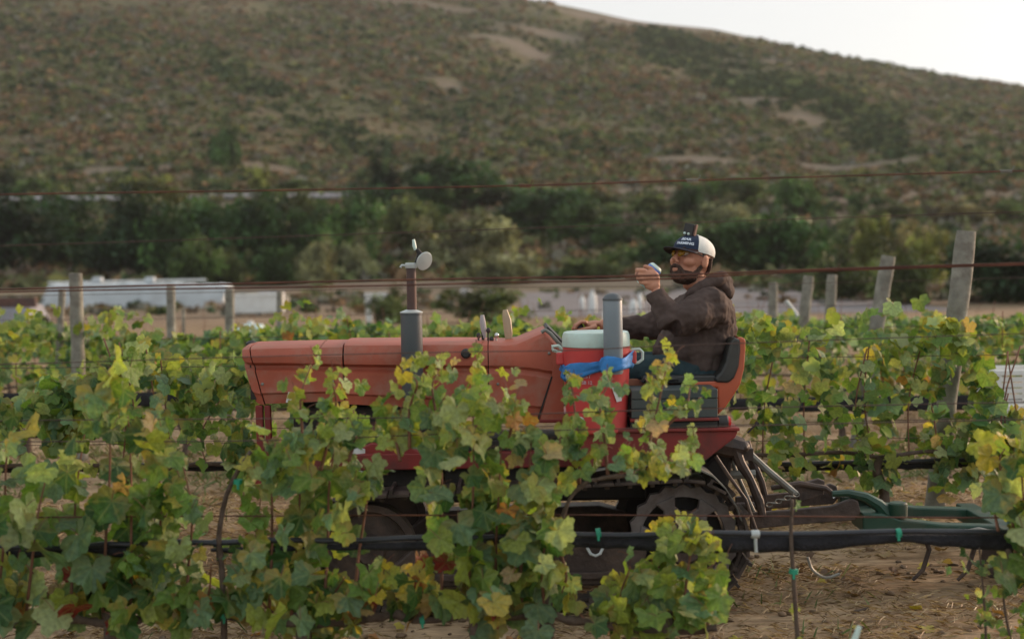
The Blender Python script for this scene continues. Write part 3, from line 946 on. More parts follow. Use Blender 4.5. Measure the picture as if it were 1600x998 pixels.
def hood_section(xb, zt, zg, zb, hw, sl=0.0, gro=0.022, xoff=None):
    """half outline from the lower near edge to the top centre, mirrored"""
    zr = zb + (zg - zb) * 0.30
    half = [(hw * 0.90, zb), (hw * 0.93, zb + (zr - zb) * .8), (hw * 0.975, zr), (hw * 0.965, zr + .02), (hw * 0.985, zg - 0.02),
            (hw * 0.985 - gro, zg - 0.008), (hw * 0.985 - gro, zg + 0.004), (hw * 1.02, zg + 0.018), (hw * 1.03, zg + (zt - zg) * .5),
            (hw * 0.99, zt - 0.028), (hw * 0.93, zt - 0.010), (hw * 0.80, zt), (hw * 0.4, zt + 0.006), (0, zt + 0.008)]
    pts = [Vector((xb + (zt - z) * sl, TC - y, z)) for y, z in half]
    pts += [Vector((xb + (zt - z) * sl, TC + y, z)) for y, z in reversed(half[:-1])]
    return pts


Yn = TC - 0.245                             # near face of the hood


def pz(px, py, Y=Yn): return P(px, py, Y).z
def pxx(px, py=560, Y=Yn): return P(px, py, Y).x


def hood_piece(name, stations, gro=0.022):
    secs = []
    for px, yt, yg, yb, hw, sl in stations:
        secs.append(hood_section(pxx(px), pz(px, yt), pz(px, yg), pz(px, yb), hw, sl, gro))
    b = MB().grid(secs, close=False)
    n = len(secs[0])
    b.add(secs[0], [tuple(range(n))]); b.add(secs[-1], [tuple(reversed(range(n)))])
    # underside
    o = b.build(name, M['red'], T, smooth=True, edge=28)
    return o


HW = 0.245
hood_piece('nose_panel', [(374, 552, 566, 622, .205, .24), (375.5, 546, 570, 628, .228, .24), (379, 543.5, 572, 632, .238, .24), (388, 542.5, 573, 634, HW, .24)])
hood_piece('hood_panel', [(390, 542.5, 573, 632, HW, .24), (440, 541, 573, 630, HW, .18), (490, 540, 574, 628, HW, .09), (535, 539, 575, 628, HW, 0)])
hood_piece('hood_panel', [(537.5, 536.5, 575, 632, HW, 0), (620, 536, 576, 636, HW, 0), (700, 535.5, 577, 643, HW, 0), (762, 536, 577, 650, HW, 0)])
hood_piece('cowl', [(763.5, 536, 577, 650, HW, 0), (790, 537, 577, 653, HW, 0), (808, 534.5, 578, 655, HW, 0), (826, 527, 580, 656, HW, 0), (842, 520, 582, 657, HW, 0),
                    (851, 516.5, 584, 657, HW, 0), (858, 520, 585, 657, HW, 0), (868, 531, 586, 657, HW, 0), (878, 543, 587, 657, HW, 0)], gro=0.006)
# dashboard face, grey trim along the cowl top, seam strip, lower lip
mb = MB()
a, c = P(851, 516, Yn), P(880, 545, Yn)
d = (c - a).normalized(); nrm = Vector((d.z * -1, 0, d.x))
mb.add([Vector((a.x, TC - .20, a.z)) + nrm * .004, Vector((c.x, TC - .20, c.z)) + nrm * .004, Vector((c.x, TC + .20, c.z)) + nrm * .004, Vector((a.x, TC + .20, a.z)) + nrm * .004,
        Vector((a.x, TC - .20, a.z)) + nrm * .022, Vector((c.x, TC - .20, c.z)) + nrm * .022, Vector((c.x, TC + .20, c.z)) + nrm * .022, Vector((a.x, TC + .20, a.z)) + nrm * .022],
       [(0, 1, 2, 3), (7, 6, 5, 4), (0, 4, 5, 1), (1, 5, 6, 2), (2, 6, 7, 3), (3, 7, 4, 0)])
mb.build('dashboard', M['black'], T, bevel=.004)
mb = MB(); mb.tube([P(846, 519, Yn - .004), P(852, 515.5, Yn - .006), P(860, 521, Yn - .006), P(880, 544, Yn - .004)], .009, 8); mb.build('cowl_trim', M['steelgrey'], T, smooth=True)
mb = MB(); mb.pprism([(861, 588), (863.5, 588), (842, 655), (839, 655)], Yn - .012, Yn - .002, Yn); mb.build('seam_strip', M['engine'], T)
mb = MB(); mb.box((pxx(780), Yn - .012, pz(820, 660)), (pxx(880), Yn + .02, pz(820, 655))); mb.build('lower_lip', M['red_dark'], T, bevel=.003)
mb = MB(); mb.pprism([(866, 560), (880, 545), (881, 660), (843, 660), (862, 590)], Yn - .010, Yn - .0035, Yn); mb.build('side_plate', M['red'], T, bevel=.002)
for px, py in ((858, 552), (778, 600), (520, 596), (410, 600)):
    q = P(px, py, Yn - .012); mb = MB(); mb.lathe([(.007, 0), (.007, .006), (.003, .009)], (q.x, Yn - .006, q.z), (0, -1, 0), 8); mb.build('bolt', M['steelgrey'], T, smooth=True)
# dark gaps at the seams and inside
mb = MB(); mb.box((pxx(388.2), TC - HW * .88, pz(400, 625)), (pxx(537), TC + HW * .88, pz(400, 548)))
mb.box((pxx(537.2), TC - HW * .88, pz(600, 628)), (pxx(870), TC + HW * .88, pz(600, 545))); mb.build('inner_liner', M['engine'], T)
# radiator cap, decal, grille
q = P(393, 540, TC); mb = MB(); mb.lathe([(.016, 0), (.016, .014), (.026, .016), (.026, .026), (.012, .036)], (q.x, TC, q.z - .012), n=16); mb.build('radiator_cap', M['black'], T, smooth=True)
mb = MB()
a = P(447, 628, Yn - .006)
for poly in ([(447, 628), (451, 612), (455, 612), (457, 628), (453, 628), (452.6, 624), (451.4, 624), (450.5, 628)], [(458, 628), (460, 612), (469, 612), (469, 616), (463, 616), (462.5, 619), (468, 619), (467.6, 622.5), (462.2, 622.5), (461.6, 625), (468, 625), (468, 628)]):
    mb.pprism(poly, Yn - .0100, Yn - .0060, Yn)
mb.build('decal_letters', M['white'], T)
for k in range(9):
    z = pz(380, 622) + k * .020
    mb = MB(); mb.box((pxx(377) + .002 + (pz(374, 552) - z) * .22 - .012, TC - .17, z), (pxx(377) + (pz(374, 552) - z) * .22 + .012, TC + .17, z + .008)); mb.build('grille_bar', M['black'], T)
# front supports under the nose
for x0, x1 in ((398, 409), (412, 421)):
    mb = MB(); mb.pprism([(x0, 634), (x1, 634), (x1 + 3, 716), (x0 + 3, 716)], Yn + .01, Yn + .05, Yn); mb.build('front_bracket', M['red_dark'], T, bevel=.004)
mb = MB(); mb.box((pxx(396), TC - .24, pz(400, 738)), (pxx(900), TC - .19, pz(400, 712))); mb.build('chassis_rail', M['red_dark'], T, bevel=.006)
mb = MB(); mb.box((pxx(396), TC + .19, pz(400, 738)), (pxx(900), TC + .24, pz(400, 712))); mb.build('chassis_rail', M['red_dark'], T, bevel=.006)
mb = MB(); mb.box((pxx(392), TC - .25, pz(400, 770)), (pxx(412), TC + .25, pz(400, 705))); mb.build('front_bumper', M['red_dark'], T, bevel=.01)
# engine
mb = MB()
mb.box((pxx(450), TC - .14, pz(500, 770)), (pxx(690), TC + .14, pz(500, 640)))
mb.box((pxx(480), TC - .11, pz(500, 640)), (pxx(660), TC + .11, pz(500, 600)))
mb.box((pxx(690), TC - .17, pz(700, 790)), (pxx(1010), TC + .17, pz(700, 690)))
mb.build('engine_block', M['engine'], T, bevel=.012)
for k in range(4):
    q = P(500 + k * 42, 665, TC - .16); mb = MB(); mb.tube([(q.x, TC - .13, q.z), (q.x, TC - .19, q.z - .01), (q.x + .03, TC - .2, q.z - .05)], .022, 8); mb.build('exhaust_manifold', M['pipe'], T, smooth=True)
q = P(560, 720, TC - .17); mb = MB(); mb.lathe([(.04, 0), (.045, .02), (.045, .12), (.02, .13)], (q.x, TC - .19, q.z - .06), n=16); mb.build('oil_filter', M['white'], T, smooth=True)
mb = MB(); mb.tube([P(470, 660, TC - .17), P(500, 690, TC - .2), P(560, 695, TC - .2), P(640, 670, TC - .17)], .016, 8); mb.build('coolant_hose', M['black'], T, smooth=True)
mb = MB(); mb.pprism([(560, 700), (580, 690), (640, 694), (660, 706), (640, 716), (575, 716)], TC - .215, TC - .18, TC - .2); mb.build('side_cover', M['red_dark'], T, bevel=.01)
# muffler and stack
q = P(644, 560, TC - .31); Ym = TC - .31
zb_ = q.z - .17; zt_ = P(644, 489, Ym).z; r = 17 / FPX * Ym
mb = MB(); mb.lathe([(r * .9, 0), (r, .01), (r, zt_ - zb_ - .008), (r * 1.04, zt_ - zb_ - .006), (r * 1.04, zt_ - zb_), (r * .45, zt_ - zb_ + .006)], (q.x, Ym, zb_), n=32)
muf = mb.build('muffler', M['muffler'], T, smooth=True)
mb = MB(); mb.lathe([(r * 1.06, 0), (r * 1.07, .004), (r * .5, .014)], (q.x, Ym, zt_ + .001), n=32); mb.build('muffler_top', M['zinc'], T, smooth=True)
zp = P(643, 417, Ym).z; rp = 7.6 / FPX * Ym; xp = P(643, 450, Ym).x
mb = MB(); mb.lathe([(rp, 0), (rp, zp - zt_), (rp * .8, zp - zt_)], (xp, Ym, zt_ + .008), n=20); mb.build('exhaust_pipe', M['pipe'], T, smooth=True)
mb = MB(); mb.lathe([(rp * 1.15, 0), (rp * 1.25, .004), (rp * 1.25, .020), (rp * 1.1, .024)], (xp, Ym, zp - .006), n=20)
mb.tube([(xp - rp, Ym, zp + .006), (xp - rp * 1.9, Ym, zp + .008), (xp - rp * 2.2, Ym, zp - .002)], .006, 6); mb.build('clamp', M['zinc'], T, smooth=True)
c = P(663, 408, Ym); ax = Vector((.62, -.70, -.34)).normalized()
mb = MB(); mb.lathe([(.012, -.004), (.041, -.003), (.043, 0), (.041, .003), (.010, .006)], c, ax, 28); mb.build('rain_flap', M['zinc'], T, smooth=True)
mb = MB(); mb.tube([P(650, 413, Ym), P(654, 404, Ym), P(656, 396, Ym), P(651, 389, Ym)], [.010, .012, .013, .008], 8); mb.build('flap_hinge', M['engine'], T, smooth=True)
mb = MB(); mb.tube([P(649, 391, Ym), P(647.5, 384, Ym), P(646, 374, Ym)], [.006, .009, .006], 8); mb.build('flap_weight', M['lid'], T, smooth=True)
# levers in front of the cowl
for nm, px0, py0, px1, py1, r0, r1, m_, dy in (('gear_lever', 756, 545, 754, 518, .007, .009, 'black', -.10), ('throttle_lever', 794, 545, 793, 515, .007, .010, 'steelgrey', -.02)):
    mb = MB(); mb.tube([P(px0, py0, TC + dy), P(px1, py1, TC + dy)], r0, 8); mb.build(nm, M[m_], T, smooth=True)
mb = MB(); mb.tube([P(757, 528, TC - .10), P(756, 516, TC - .10), P(754, 503, TC - .10), P(753.5, 492, TC - .10)], [.008, .013, .014, .008], 10); mb.build('lever_grip', M['lever'], T, smooth=True)
mb = MB(); mb.tube([P(795, 536, TC - .02), P(794.5, 520, TC - .02), P(792, 500, TC - .02), P(789, 484, TC - .02)], [.014, .019, .020, .011], 10, flat=.7); mb.build('lever_grip', M['leverwood'], T, smooth=True)
for px, py in ((763, 516), (776, 524), (768, 530), (748, 524)):
    q = P(px, py, TC - .12); mb = MB(); mb.ell(q, (.011, .011, .013), n=10, m=6); mb.tube([q, (q.x - .004, q.y, q.z - .08)], .004, 6); mb.build('knob', M['black'] if px != 776 else M['chrome'], T, smooth=True)
q = P(728, 552, Yn - .01); mb = MB(); mb.lathe([(.012, 0), (.022, .005), (.022, .022), (.014, .03)], (q.x, Yn - .002, q.z), (0, -1, 0), 14); mb.build('fuel_cap', M['black'], T, smooth=True)
mb = MB(); q = P(905, 514, TC + .24); mb.tube([(q.x, q.y, q.z), (q.x + .02, q.y, q.z - .16), (q.x + .05, q.y - .03, q.z - .45)], .008, 8); mb.ell((q.x, q.y, q.z + .006), (.022, .022, .024)); mb.build('steering_lever', M['black'], T, smooth=True)
mb = MB(); mb.tube([(q.x, q.y - .45, q.z - .05), (q.x + .02, q.y - .45, q.z - .16), (q.x + .05, q.y - .42, q.z - .45)], .008, 8); mb.build('steering_lever', M['black'], T, smooth=True)

# floor, fenders, tool box, seat
Yf = 6.10
mb = MB(); mb.pprism([(880, 676), (1152, 672), (1148, 682), (1104, 716), (1086, 726), (905, 728), (880, 700)], Yf - .02, Yf + .012, Yf); mb.build('frame_plate', M['red_dark'], T, bevel=.004)
mb = MB(); q0, q1 = P(880, 676, Yf), P(1154, 671, Yf); mb.box((q0.x, Yf - .035, q0.z), (q1.x, TC - .16, q0.z + .014)); mb.build('fender_top', M['red_dark'], T, bevel=.004)
mb = MB(); mb.box((q0.x, TC + .16, q0.z), (q1.x, 7.0, q0.z + .014)); mb.build('fender_top', M['red_dark'], T, bevel=.004)
mb = MB(); q2 = P(1104, 716, Yf); mb.box((q0.x, TC - .16, q2.z + .02), (q1.x - .08, TC + .16, q0.z - .01)); mb.build('floor_plate', M['engine'], T, bevel=.004)
mb = MB()
for k in range(3):
    zt2 = P(1050, 608 + k * 15, Yf).z; zb2 = P(1050, 608 + (k + 1) * 15 - .5, Yf).z
    mb.box((P(986, 640, Yf).x, Yf - .01 - (.004 if k == 0 else 0), zb2), (P(1121, 640, Yf).x, Yf + .20, zt2))
mb.box((P(986, 640, Yf).x + .002, Yf - .003, P(1050, 652, Yf).z), (P(1121, 640, Yf).x - .002, Yf + .19, P(1050, 611, Yf).z)); mb.build('tool_box', M['box'], T, bevel=.004)
mb = MB(); mb.box((P(984, 640, Yf).x, Yf - .03, P(1050, 657, Yf).z), (P(1122, 640, Yf).x, Yf + .2, P(1050, 652.5, Yf).z)); mb.build('box_ledge', M['red_dark'], T, bevel=.003)
mb = MB(); mb.box((P(984, 640, Yf).x, Yf - .012, P(1050, 674.5, Yf).z), (P(1121, 640, Yf).x, Yf + .2, P(1050, 657.6, Yf).z)); mb.build('battery_box', M['black'], T, bevel=.006)
q = P(1133, 660, Yf); mb = MB(); mb.lathe([(.018, -.03), (.03, -.028), (.031, .01), (.028, .014)], (q.x, Yf + .02, q.z), (1, 0, 0), 18); lamp = mb.build('tail_lamp', M['black'], T, smooth=True)
mb = MB(); mb.lathe([(.027, 0), (.024, .010), (.01, .014)], (q.x + .0145, Yf + .02, q.z), (1, 0, 0), 18); mb.build('lens', M['redlens'], lamp, smooth=True)
mb = MB(); mb.box((q.x - .02, Yf, P(1133, 674, Yf).z), (q.x + .01, Yf + .04, q.z - .026)); mb.build('lamp_bracket', M['black'], T)
# seat shell: swept side profile, thick wall
Ys0, Ys1 = TC - .235, TC + .235
outer = [(1150, 529), (1158, 526), (1165, 530), (1165, 545), (1163, 575), (1157, 600), (1146, 618), (1134, 636), (1122, 648), (1121, 606), (1085, 605), (1085, 596), (1121, 595), (1134, 588), (1143, 574), (1148, 555)]
mb = MB(); mb.pprism(outer, Ys0, Ys0 + .03, Ys0)
mb.build('seat_side', M['seat_red'], T, bevel=.008)
mb = MB(); mb.pprism(outer, Ys1 - .03, Ys1, Ys0); mb.build('seat_side', M['seat_red'], T, bevel=.008)
mb = MB(); mb.pprism([(1158, 527), (1164.5, 531), (1164.5, 545), (1162.5, 575), (1156.5, 600), (1145.5, 618), (1133.5, 636), (1128, 640), (1127, 634), (1140, 614), (1150, 597), (1156, 572), (1158, 545)], Ys0 + .031, Ys1 - .031, Ys0)
mb.build('seat_back_shell', M['seat_red'], T, smooth=False, bevel=.004)
mb = MB(); mb.pprism([(1148, 527), (1156, 530), (1156.5, 548), (1154, 572), (1147, 590), (1138, 598), (1118, 597), (1116, 590), (1126, 580), (1133, 566), (1138, 545), (1142, 531)], Ys0 - .012, Ys1 + .012, Ys0)
mb.build('backrest', M['vinyl'], T, bevel=.018)
mb = MB(); mb.pprism([(1002, 592), (1006, 587), (1116, 586), (1124, 591), (1122, 597), (1090, 600), (1006, 600)], Ys0 + .004, Ys1 - .004, Ys0)
mb.build('seat_cushion', M['vinyl'], T, bevel=.014)
mb = MB(); mb.box((pxx(1010), TC - .18, P(1050, 700, Ys0).z), (pxx(1120), TC + .18, P(1050, 600.5, Ys0).z)); mb.build('seat_base', M['engine'], T, bevel=.01)
mb = MB(); mb.tube([P(1003, 597, Ys0 - .03), P(1006, 593, Ys0 - .03), P(1060, 592, Ys0 - .03)], .010, 8); mb.build('seat_handle', M['black'], T, smooth=True)

# tracks
PX = 1072; fx = 575


def track(Yc, w):
    rc = Vector((P(PX, 845, 6.05).x, 0, .287)); rr_ = .262
    fc = Vector((P(fx, 850, 6.05).x, 0, .262)); fr = .237
    # path round the two wheels
    d = rc - fc; L_ = d.length; base = math.atan2(d.z, d.x); al = math.asin((rr_ - fr) / L_)
    pts = []
    a0 = base + math.pi / 2 + al; a1 = base - math.pi / 2 - al
    n = 28
    for i in range(n + 1):
        a = a0 + (a1 - a0) * i / n
        pts.append(rc + Vector((math.cos(a), 0, math.sin(a))) * rr_)
    for i in range(n + 1):
        a = a1 - (2 * math.pi - (a0 - a1)) * i / n
        pts.append(fc + Vector((math.cos(a), 0, math.sin(a))) * fr)
    pts.append(pts[0])
    seg = [(pts[i + 1] - pts[i]).length for i in range(len(pts) - 1)]
    tot = sum(seg); ns = round(tot / .098); step = tot / ns
    band = MB()
    rows_ = []
    for p, q in zip(pts, pts[1:] + pts[1:2]):
        t_ = (q - p)
        if t_.length < 1e-6: t_ = Vector((1, 0, 0))
        t_.normalize(); nn = Vector((-t_.z, 0, t_.x))
        rows_.append([p + Vector((0, Yc - w * .16, 0)) - nn * .014, p + Vector((0, Yc - w * .16, 0)) + nn * .0, p + Vector((0, Yc + w * .16, 0)), p + Vector((0, Yc + w * .16, 0)) - nn * .014])
    band.grid(rows_, close=True)
    tr_ = band.build('track', M['track'], T)
    sh = MB(); sh.box((-step * .47, -w / 2, .0015), (step * .47, w / 2, .014)); sh.box((-step * .40, -w / 2, .0145), (-step * .26, w / 2, .036)); sh.box((step * .1, -w * .3, -.02), (step * .3, w * .3, .001))
    me = bpy.data.meshes.new('track_shoe'); me.from_pydata([tuple(p) for p in sh.v], [], sh.f); me.materials.append(M['track'])
    s_, i = 0.0, 0
    acc = 0.0
    for k in range(ns):
        tgt = (k + .5) * step
        while acc + seg[i] < tgt: acc += seg[i]; i += 1
        u = (tgt - acc) / seg[i]
        p = pts[i].lerp(pts[i + 1], u); t_ = (pts[i + 1] - pts[i]).normalized()
        o = bpy.data.objects.new('track_shoe', me); COL.objects.link(o); o.parent = tr_
        nn = Vector((-t_.z, 0, t_.x))
        m_ = Matrix((t_, Vector((0, -1, 0)) * -1, nn)).transposed()
        if m_.determinant() < 0: m_ = Matrix((-t_, Vector((0, 1, 0)), nn)).transposed()
        o.matrix_local = Matrix.Translation(p + Vector((0, Yc, 0)) - ORG[T]) @ m_.to_4x4()
    return rc, fc


for Yc in (6.17, 6.93):
    rc, fc = track(Yc, .23)
    near = Yc < TC
    ys = -1 if near else 1
    # rear sprocket
    hub = MB(); hub.lathe([(.02, -.034), (.100, -.032), (.118, -.016), (.122, .0), (.122, .05), (.02, .05)], (rc.x, Yc - .01, rc.z), (0, ys * 1.0, 0) if False else (0, 1, 0), 28)
    for k in range(8):
        an = k * math.pi / 4; c_ = Vector((rc.x + .065 * math.cos(an), Yc - .045, rc.z + .065 * math.sin(an)))
        hub.lathe([(.009, -.004), (.009, .012)], c_, (0, 1, 0), 6)
    sp_ = MB()
    n = 40
    for r0, r1 in ((.186, .226),):
        vs = []; fs = []
        for i in range(n):
            an = 2 * math.pi * i / n
            rt = r1 + (.016 if i % 2 == 0 else 0)
            for (rad, yy) in ((r0, -.022), (rt, -.022), (rt, .022), (r0, .022)):
                vs.append((rc.x + rad * math.cos(an), Yc + yy, rc.z + rad * math.sin(an)))
        for i in range(n):
            j = (i + 1) % n
            for k in range(4):
                k2 = (k + 1) % 4
                fs.append((i * 4 + k, i * 4 + k2, j * 4 + k2, j * 4 + k))
        sp_.add(vs, fs)
    sp_.build('sprocket_rim', M['sprocket'], T)
    hub.build('sprocket_hub', M['iron'], T, smooth=True)
    for k in range(6):
        an = math.radians(54 + 60 * k)
        e1 = Vector((math.cos(an), 0, math.sin(an))); e2 = Vector((-math.sin(an), 0, math.cos(an)))
        c_ = Vector((rc.x, Yc, rc.z))
        q_ = [c_ + e1 * .110 - e2 * .044, c_ + e1 * .145 - e2 * .026, c_ + e1 * .190 - e2 * .046, c_ + e1 * .190 + e2 * .046, c_ + e1 * .145 + e2 * .026, c_ + e1 * .110 + e2 * .044]
        mb = MB(); mb.prism([(v_.x, v_.z) for v_ in q_], Yc - .030, Yc + .012); mb.build('spoke', M['sprocket'], T, bevel=.006)
    mb = MB(); mb.lathe([(.02, -.01), (.18, -.008), (.195, .02), (.12, .06), (.02, .06)], (rc.x, Yc + ys * -.075, rc.z), (0, -ys, 0), 30); mb.build('dark_drive_housing', M['engine'], T, smooth=True)  # dark disc added so the openings between the spokes look dark
    # front idler
    mb = MB(); mb.lathe([(.02, -.04), (.06, -.04), (.07, -.02), (.16, -.012), (.17, -.04), (.20, -.04), (.20, .04), (.02, .04)], (fc.x, Yc, fc.z), (0, 1, 0), 36); mb.build('idler_wheel', M['iron'], T, smooth=True)
    for k in range(4):
        x = fc.x + .22 + k * (rc.x - fc.x - .50) / 3
        mb = MB(); mb.lathe([(.03, -.06), (.07, -.055), (.075, -.03), (.055, -.025), (.055, .025), (.075, .03), (.07, .055), (.03, .06)], (x, Yc, .104), (0, 1, 0), 22); mb.build('track_roller', M['iron'], T, smooth=True)
    mb = MB(); mb.lathe([(.02, -.05), (.05, -.05), (.05, .05), (.02, .05)], ((fc.x + rc.x) / 2, Yc, .445), (0, 1, 0), 20); mb.build('carrier_roller', M['iron'], T, smooth=True)
    x0, x1 = fc.x + .10, rc.x - .16
    mb = MB(); mb.prism([(x0, .20), (x0 + .12, .30), (x1 - .16, .315), (x1, .27), (x1 - .02, .15), (x1 - .1, .10), (x0 + .1, .105)], Yc - .075, Yc + .05); mb.build('track_frame', M['iron'], T, bevel=.01)
    mb = MB(); mb.box((x0 + .1, Yc - .10, .135), (x1 - .12, Yc - .078, .165)); mb.build('frame_rib', M['iron'], T, bevel=.004)
    q = P(930, 862, Yc - .1)
    mb = MB(); mb.tube([(q.x - .035, Yc - .098, q.z + .02), (q.x - .02, Yc - .11, q.z - .006), (q.x, Yc - .112, q.z - .014), (q.x + .02, Yc - .11, q.z - .006), (q.x + .035, Yc - .098, q.z + .02)], .007, 6); mb.build('frame_hook', M['zinc'], T, smooth=True)
    # curved top guard
    mb = MB()
    gpts = [P(x, y, 6.05) for x, y in ((905, 748), (960, 738), (1040, 733), (1085, 738), (1115, 752), (1135, 772), (1152, 800), (1160, 822))]
    rows_ = [[Vector((p.x, Yc - .115, p.z + .004)), Vector((p.x, Yc - .115, p.z + .012)), Vector((p.x, Yc + .10, p.z + .012)), Vector((p.x, Yc + .10, p.z + .004))] for p in gpts]
    for r_ in rows_:
        for v_ in r_: v_.z += .014
    mb.grid(rows_, close=True); mb.add(rows_[0], [(0, 1, 2, 3)]); mb.add(rows_[-1], [(3, 2, 1, 0)]); mb.build('track_guard', M['steelgrey'], T)

# rear linkage
def bar(name, pts, r, m, Y, parent=T, n=8, **kw):
    b_ = MB(); b_.tube([P(a_, c_, Y) for a_, c_ in pts], r, n, **kw)
    return b_.build(name, M[m], parent, smooth=True)


bar('lift_arm', [(1112, 690), (1140, 696), (1160, 700)], [.05, .055, .045], 'iron', TC - .2)
bar('lift_rod', [(1146, 694), (1156, 722), (1172, 748), (1186, 782), (1192, 806)], [.026, .024, .018, .022, .017], 'iron', TC - .22)
bar('lift_rod', [(1166, 690), (1176, 722), (1190, 752), (1202, 800)], [.02, .02, .016, .015], 'iron', TC + .22)
bar('stay_bar', [(1162, 700), (1200, 735), (1244, 772)], .0165, 'steelgrey', TC - .05)
bar('guard_strut', [(1118, 712), (1140, 745), (1165, 780), (1182, 830)], .008, 'iron', TC - .36)
bar('guard_strut', [(1136, 700), (1152, 742), (1178, 800)], .010, 'steelgrey', TC - .05)
bar('cross_shaft', [(1128, 742), (1180, 740)], .020, 'steelgrey', TC - .12)
bar('cross_shaft', [(1120, 792), (1186, 790)], .020, 'iron', TC)
bar('control_rod', [(1168, 676), (1176, 668), (1183, 661)], .0045, 'black', TC - .22)
bar('rod_knob', [(1181, 663), (1184.5, 659.5)], .010, 'black', TC - .22)
mb = MB(); mb.ell(P(1160, 697, TC - .16), (.034, .06, .028)); mb.box((P(1136, 700, TC).x, TC - .16, P(1136, 712, TC).z), (P(1168, 700, TC).x, TC + .16, P(1136, 694, TC).z)); mb.build('lift_housing', M['iron'], T, smooth=True)
mb = MB(); mb.pprism([(1085, 728), (1120, 690), (1140, 700), (1130, 760), (1120, 800), (1085, 800)], TC - .15, TC + .15, TC); mb.build('rear_housing', M['engine'], T, bevel=.02)
for yy in (TC - .20, TC + .22):
    mb = MB(); mb.pprism([(1172, 800), (1230, 796), (1300, 789), (1330, 778), (1340, 782), (1344, 800), (1334, 812), (1300, 814), (1230, 820), (1172, 826)], yy - .014, yy + .014, TC - .2); mb.build('lower_link', M['iron'], T, bevel=.005)
mb = MB(); mb.pprism([(1242, 760), (1280, 748), (1290, 752), (1288, 774), (1250, 786)], TC + .01, TC + .04, TC); mb.build('drawbar_plate', M['iron'], T, bevel=.005)
bar('top_link', [(1205, 762), (1250, 755), (1290, 762), (1308, 776)], [.012, .014, .014, .010], 'iron', TC)
for k in range(7):
    p_ = P(1202 + k * 7, 788 - k * 2.6, TC - .22)
    mb = MB(); n_ = 10
    ring = [p_ + Vector((math.cos(a_ * 2 * math.pi / n_) * .014, (math.sin(a_ * 2 * math.pi / n_) * .010 if k % 2 else 0), (0 if k % 2 else math.sin(a_ * 2 * math.pi / n_) * .010))) for a_ in range(n_ + 1)]
    mb.tube(ring, .0032, 5, cap=False); mb.build('chain_link', M['steelgrey'], T, smooth=True)

# green implement behind
imp = thing('green_implement', (P(1460, 830, TC).x, TC, 0), 'dark green mounted cultivator frame coupled behind the tractor', 'farm implement')
mb = MB(); mb.pprism([(1344, 798), (1376, 800), (1402, 808), (1470, 816), (1620, 820), (1700, 820), (1700, 836), (1344, 832)], TC - .25, TC - .18, TC - .2); mb.build('side_beam', M['green'], imp, bevel=.008)
mb = MB(); mb.pprism([(1344, 798), (1376, 800), (1402, 808), (1470, 816), (1620, 820), (1700, 820), (1700, 836), (1344, 832)], TC + .18, TC + .25, TC - .2); mb.build('side_beam', M['green'], imp, bevel=.008)
for yy in (-.19, .15):
    mb = MB(); mb.tube([P(1300, 771, TC + yy), P(1325, 770, TC + yy), P(1352, 776, TC + yy), P(1372, 788, TC + yy), P(1388, 806, TC + yy)], [.014, .018, .022, .028, .036], 8); mb.build('hitch_arch', M['green'], imp, smooth=True)
q = P(1403, 790, TC - .21); mb = MB(); mb.lathe([(.040, 0), (.042, .006), (.042, .06), (.036, .066)], (q.x, TC - .21, P(1403, 807, TC - .21).z), n=20); mb.build('pivot_post', M['green'], imp, smooth=True)
mb = MB(); mb.box((P(1344, 800, TC).x, TC - .178, P(1344, 828, TC).z), (P(1372, 800, TC).x, TC + .178, P(1344, 800, TC).z)); mb.build('cross_beam', M['green'], imp, bevel=.006)
mb = MB(); mb.box((P(1530, 800, TC).x, TC - .35, P(1530, 832, TC).z), (P(1560, 800, TC).x, TC + .35, P(1530, 806, TC).z)); mb.build('cross_beam', M['green'], imp, bevel=.006)
mb = MB(); mb.pprism([(1560, 760), (1576, 760), (1580, 830), (1556, 830)], TC - .16, TC - .13, TC); mb.build('mast_plate', M['green'], imp, bevel=.006)
mb = MB(); mb.pprism([(1470, 812), (1500, 806), (1528, 812), (1528, 826), (1470, 826)], TC - .30, TC - .255, TC); mb.build('tine_clamp', M['steelgrey'], imp, bevel=.005)
for k in range(2):
    x_ = 1440 + k * 70
    mb = MB(); mb.tube([P(x_, 826, TC - .1), P(x_ + 12, 858, TC - .1), P(x_ + 2, 890, TC - .1), P(x_ - 14, 906, TC - .1)], [.012, .012, .011, .008], 7); mb.build('tine', M['iron'], imp, smooth=True)
mb = MB(); mb.tube([P(1302, 778, TC - .19), P(1310, 770, TC - .19), P(1318, 776, TC - .19), P(1326, 768, TC - .19)], .0045, 6); mb.build('lynch_pin', M['chrome'], imp, smooth=True)
mb = MB(); mb.lathe([(.02, -.06), (.03, -.06), (.03, .06), (.02, .06)], P(1560, 850, TC), (0, 1, 0), 16); mb.lathe([(.19, -.006), (.20, 0), (.19, .006)], P(1600, 870, TC), (0, 1, 0), 32); mb.build('disc_blade', M['iron'], imp, smooth=True)

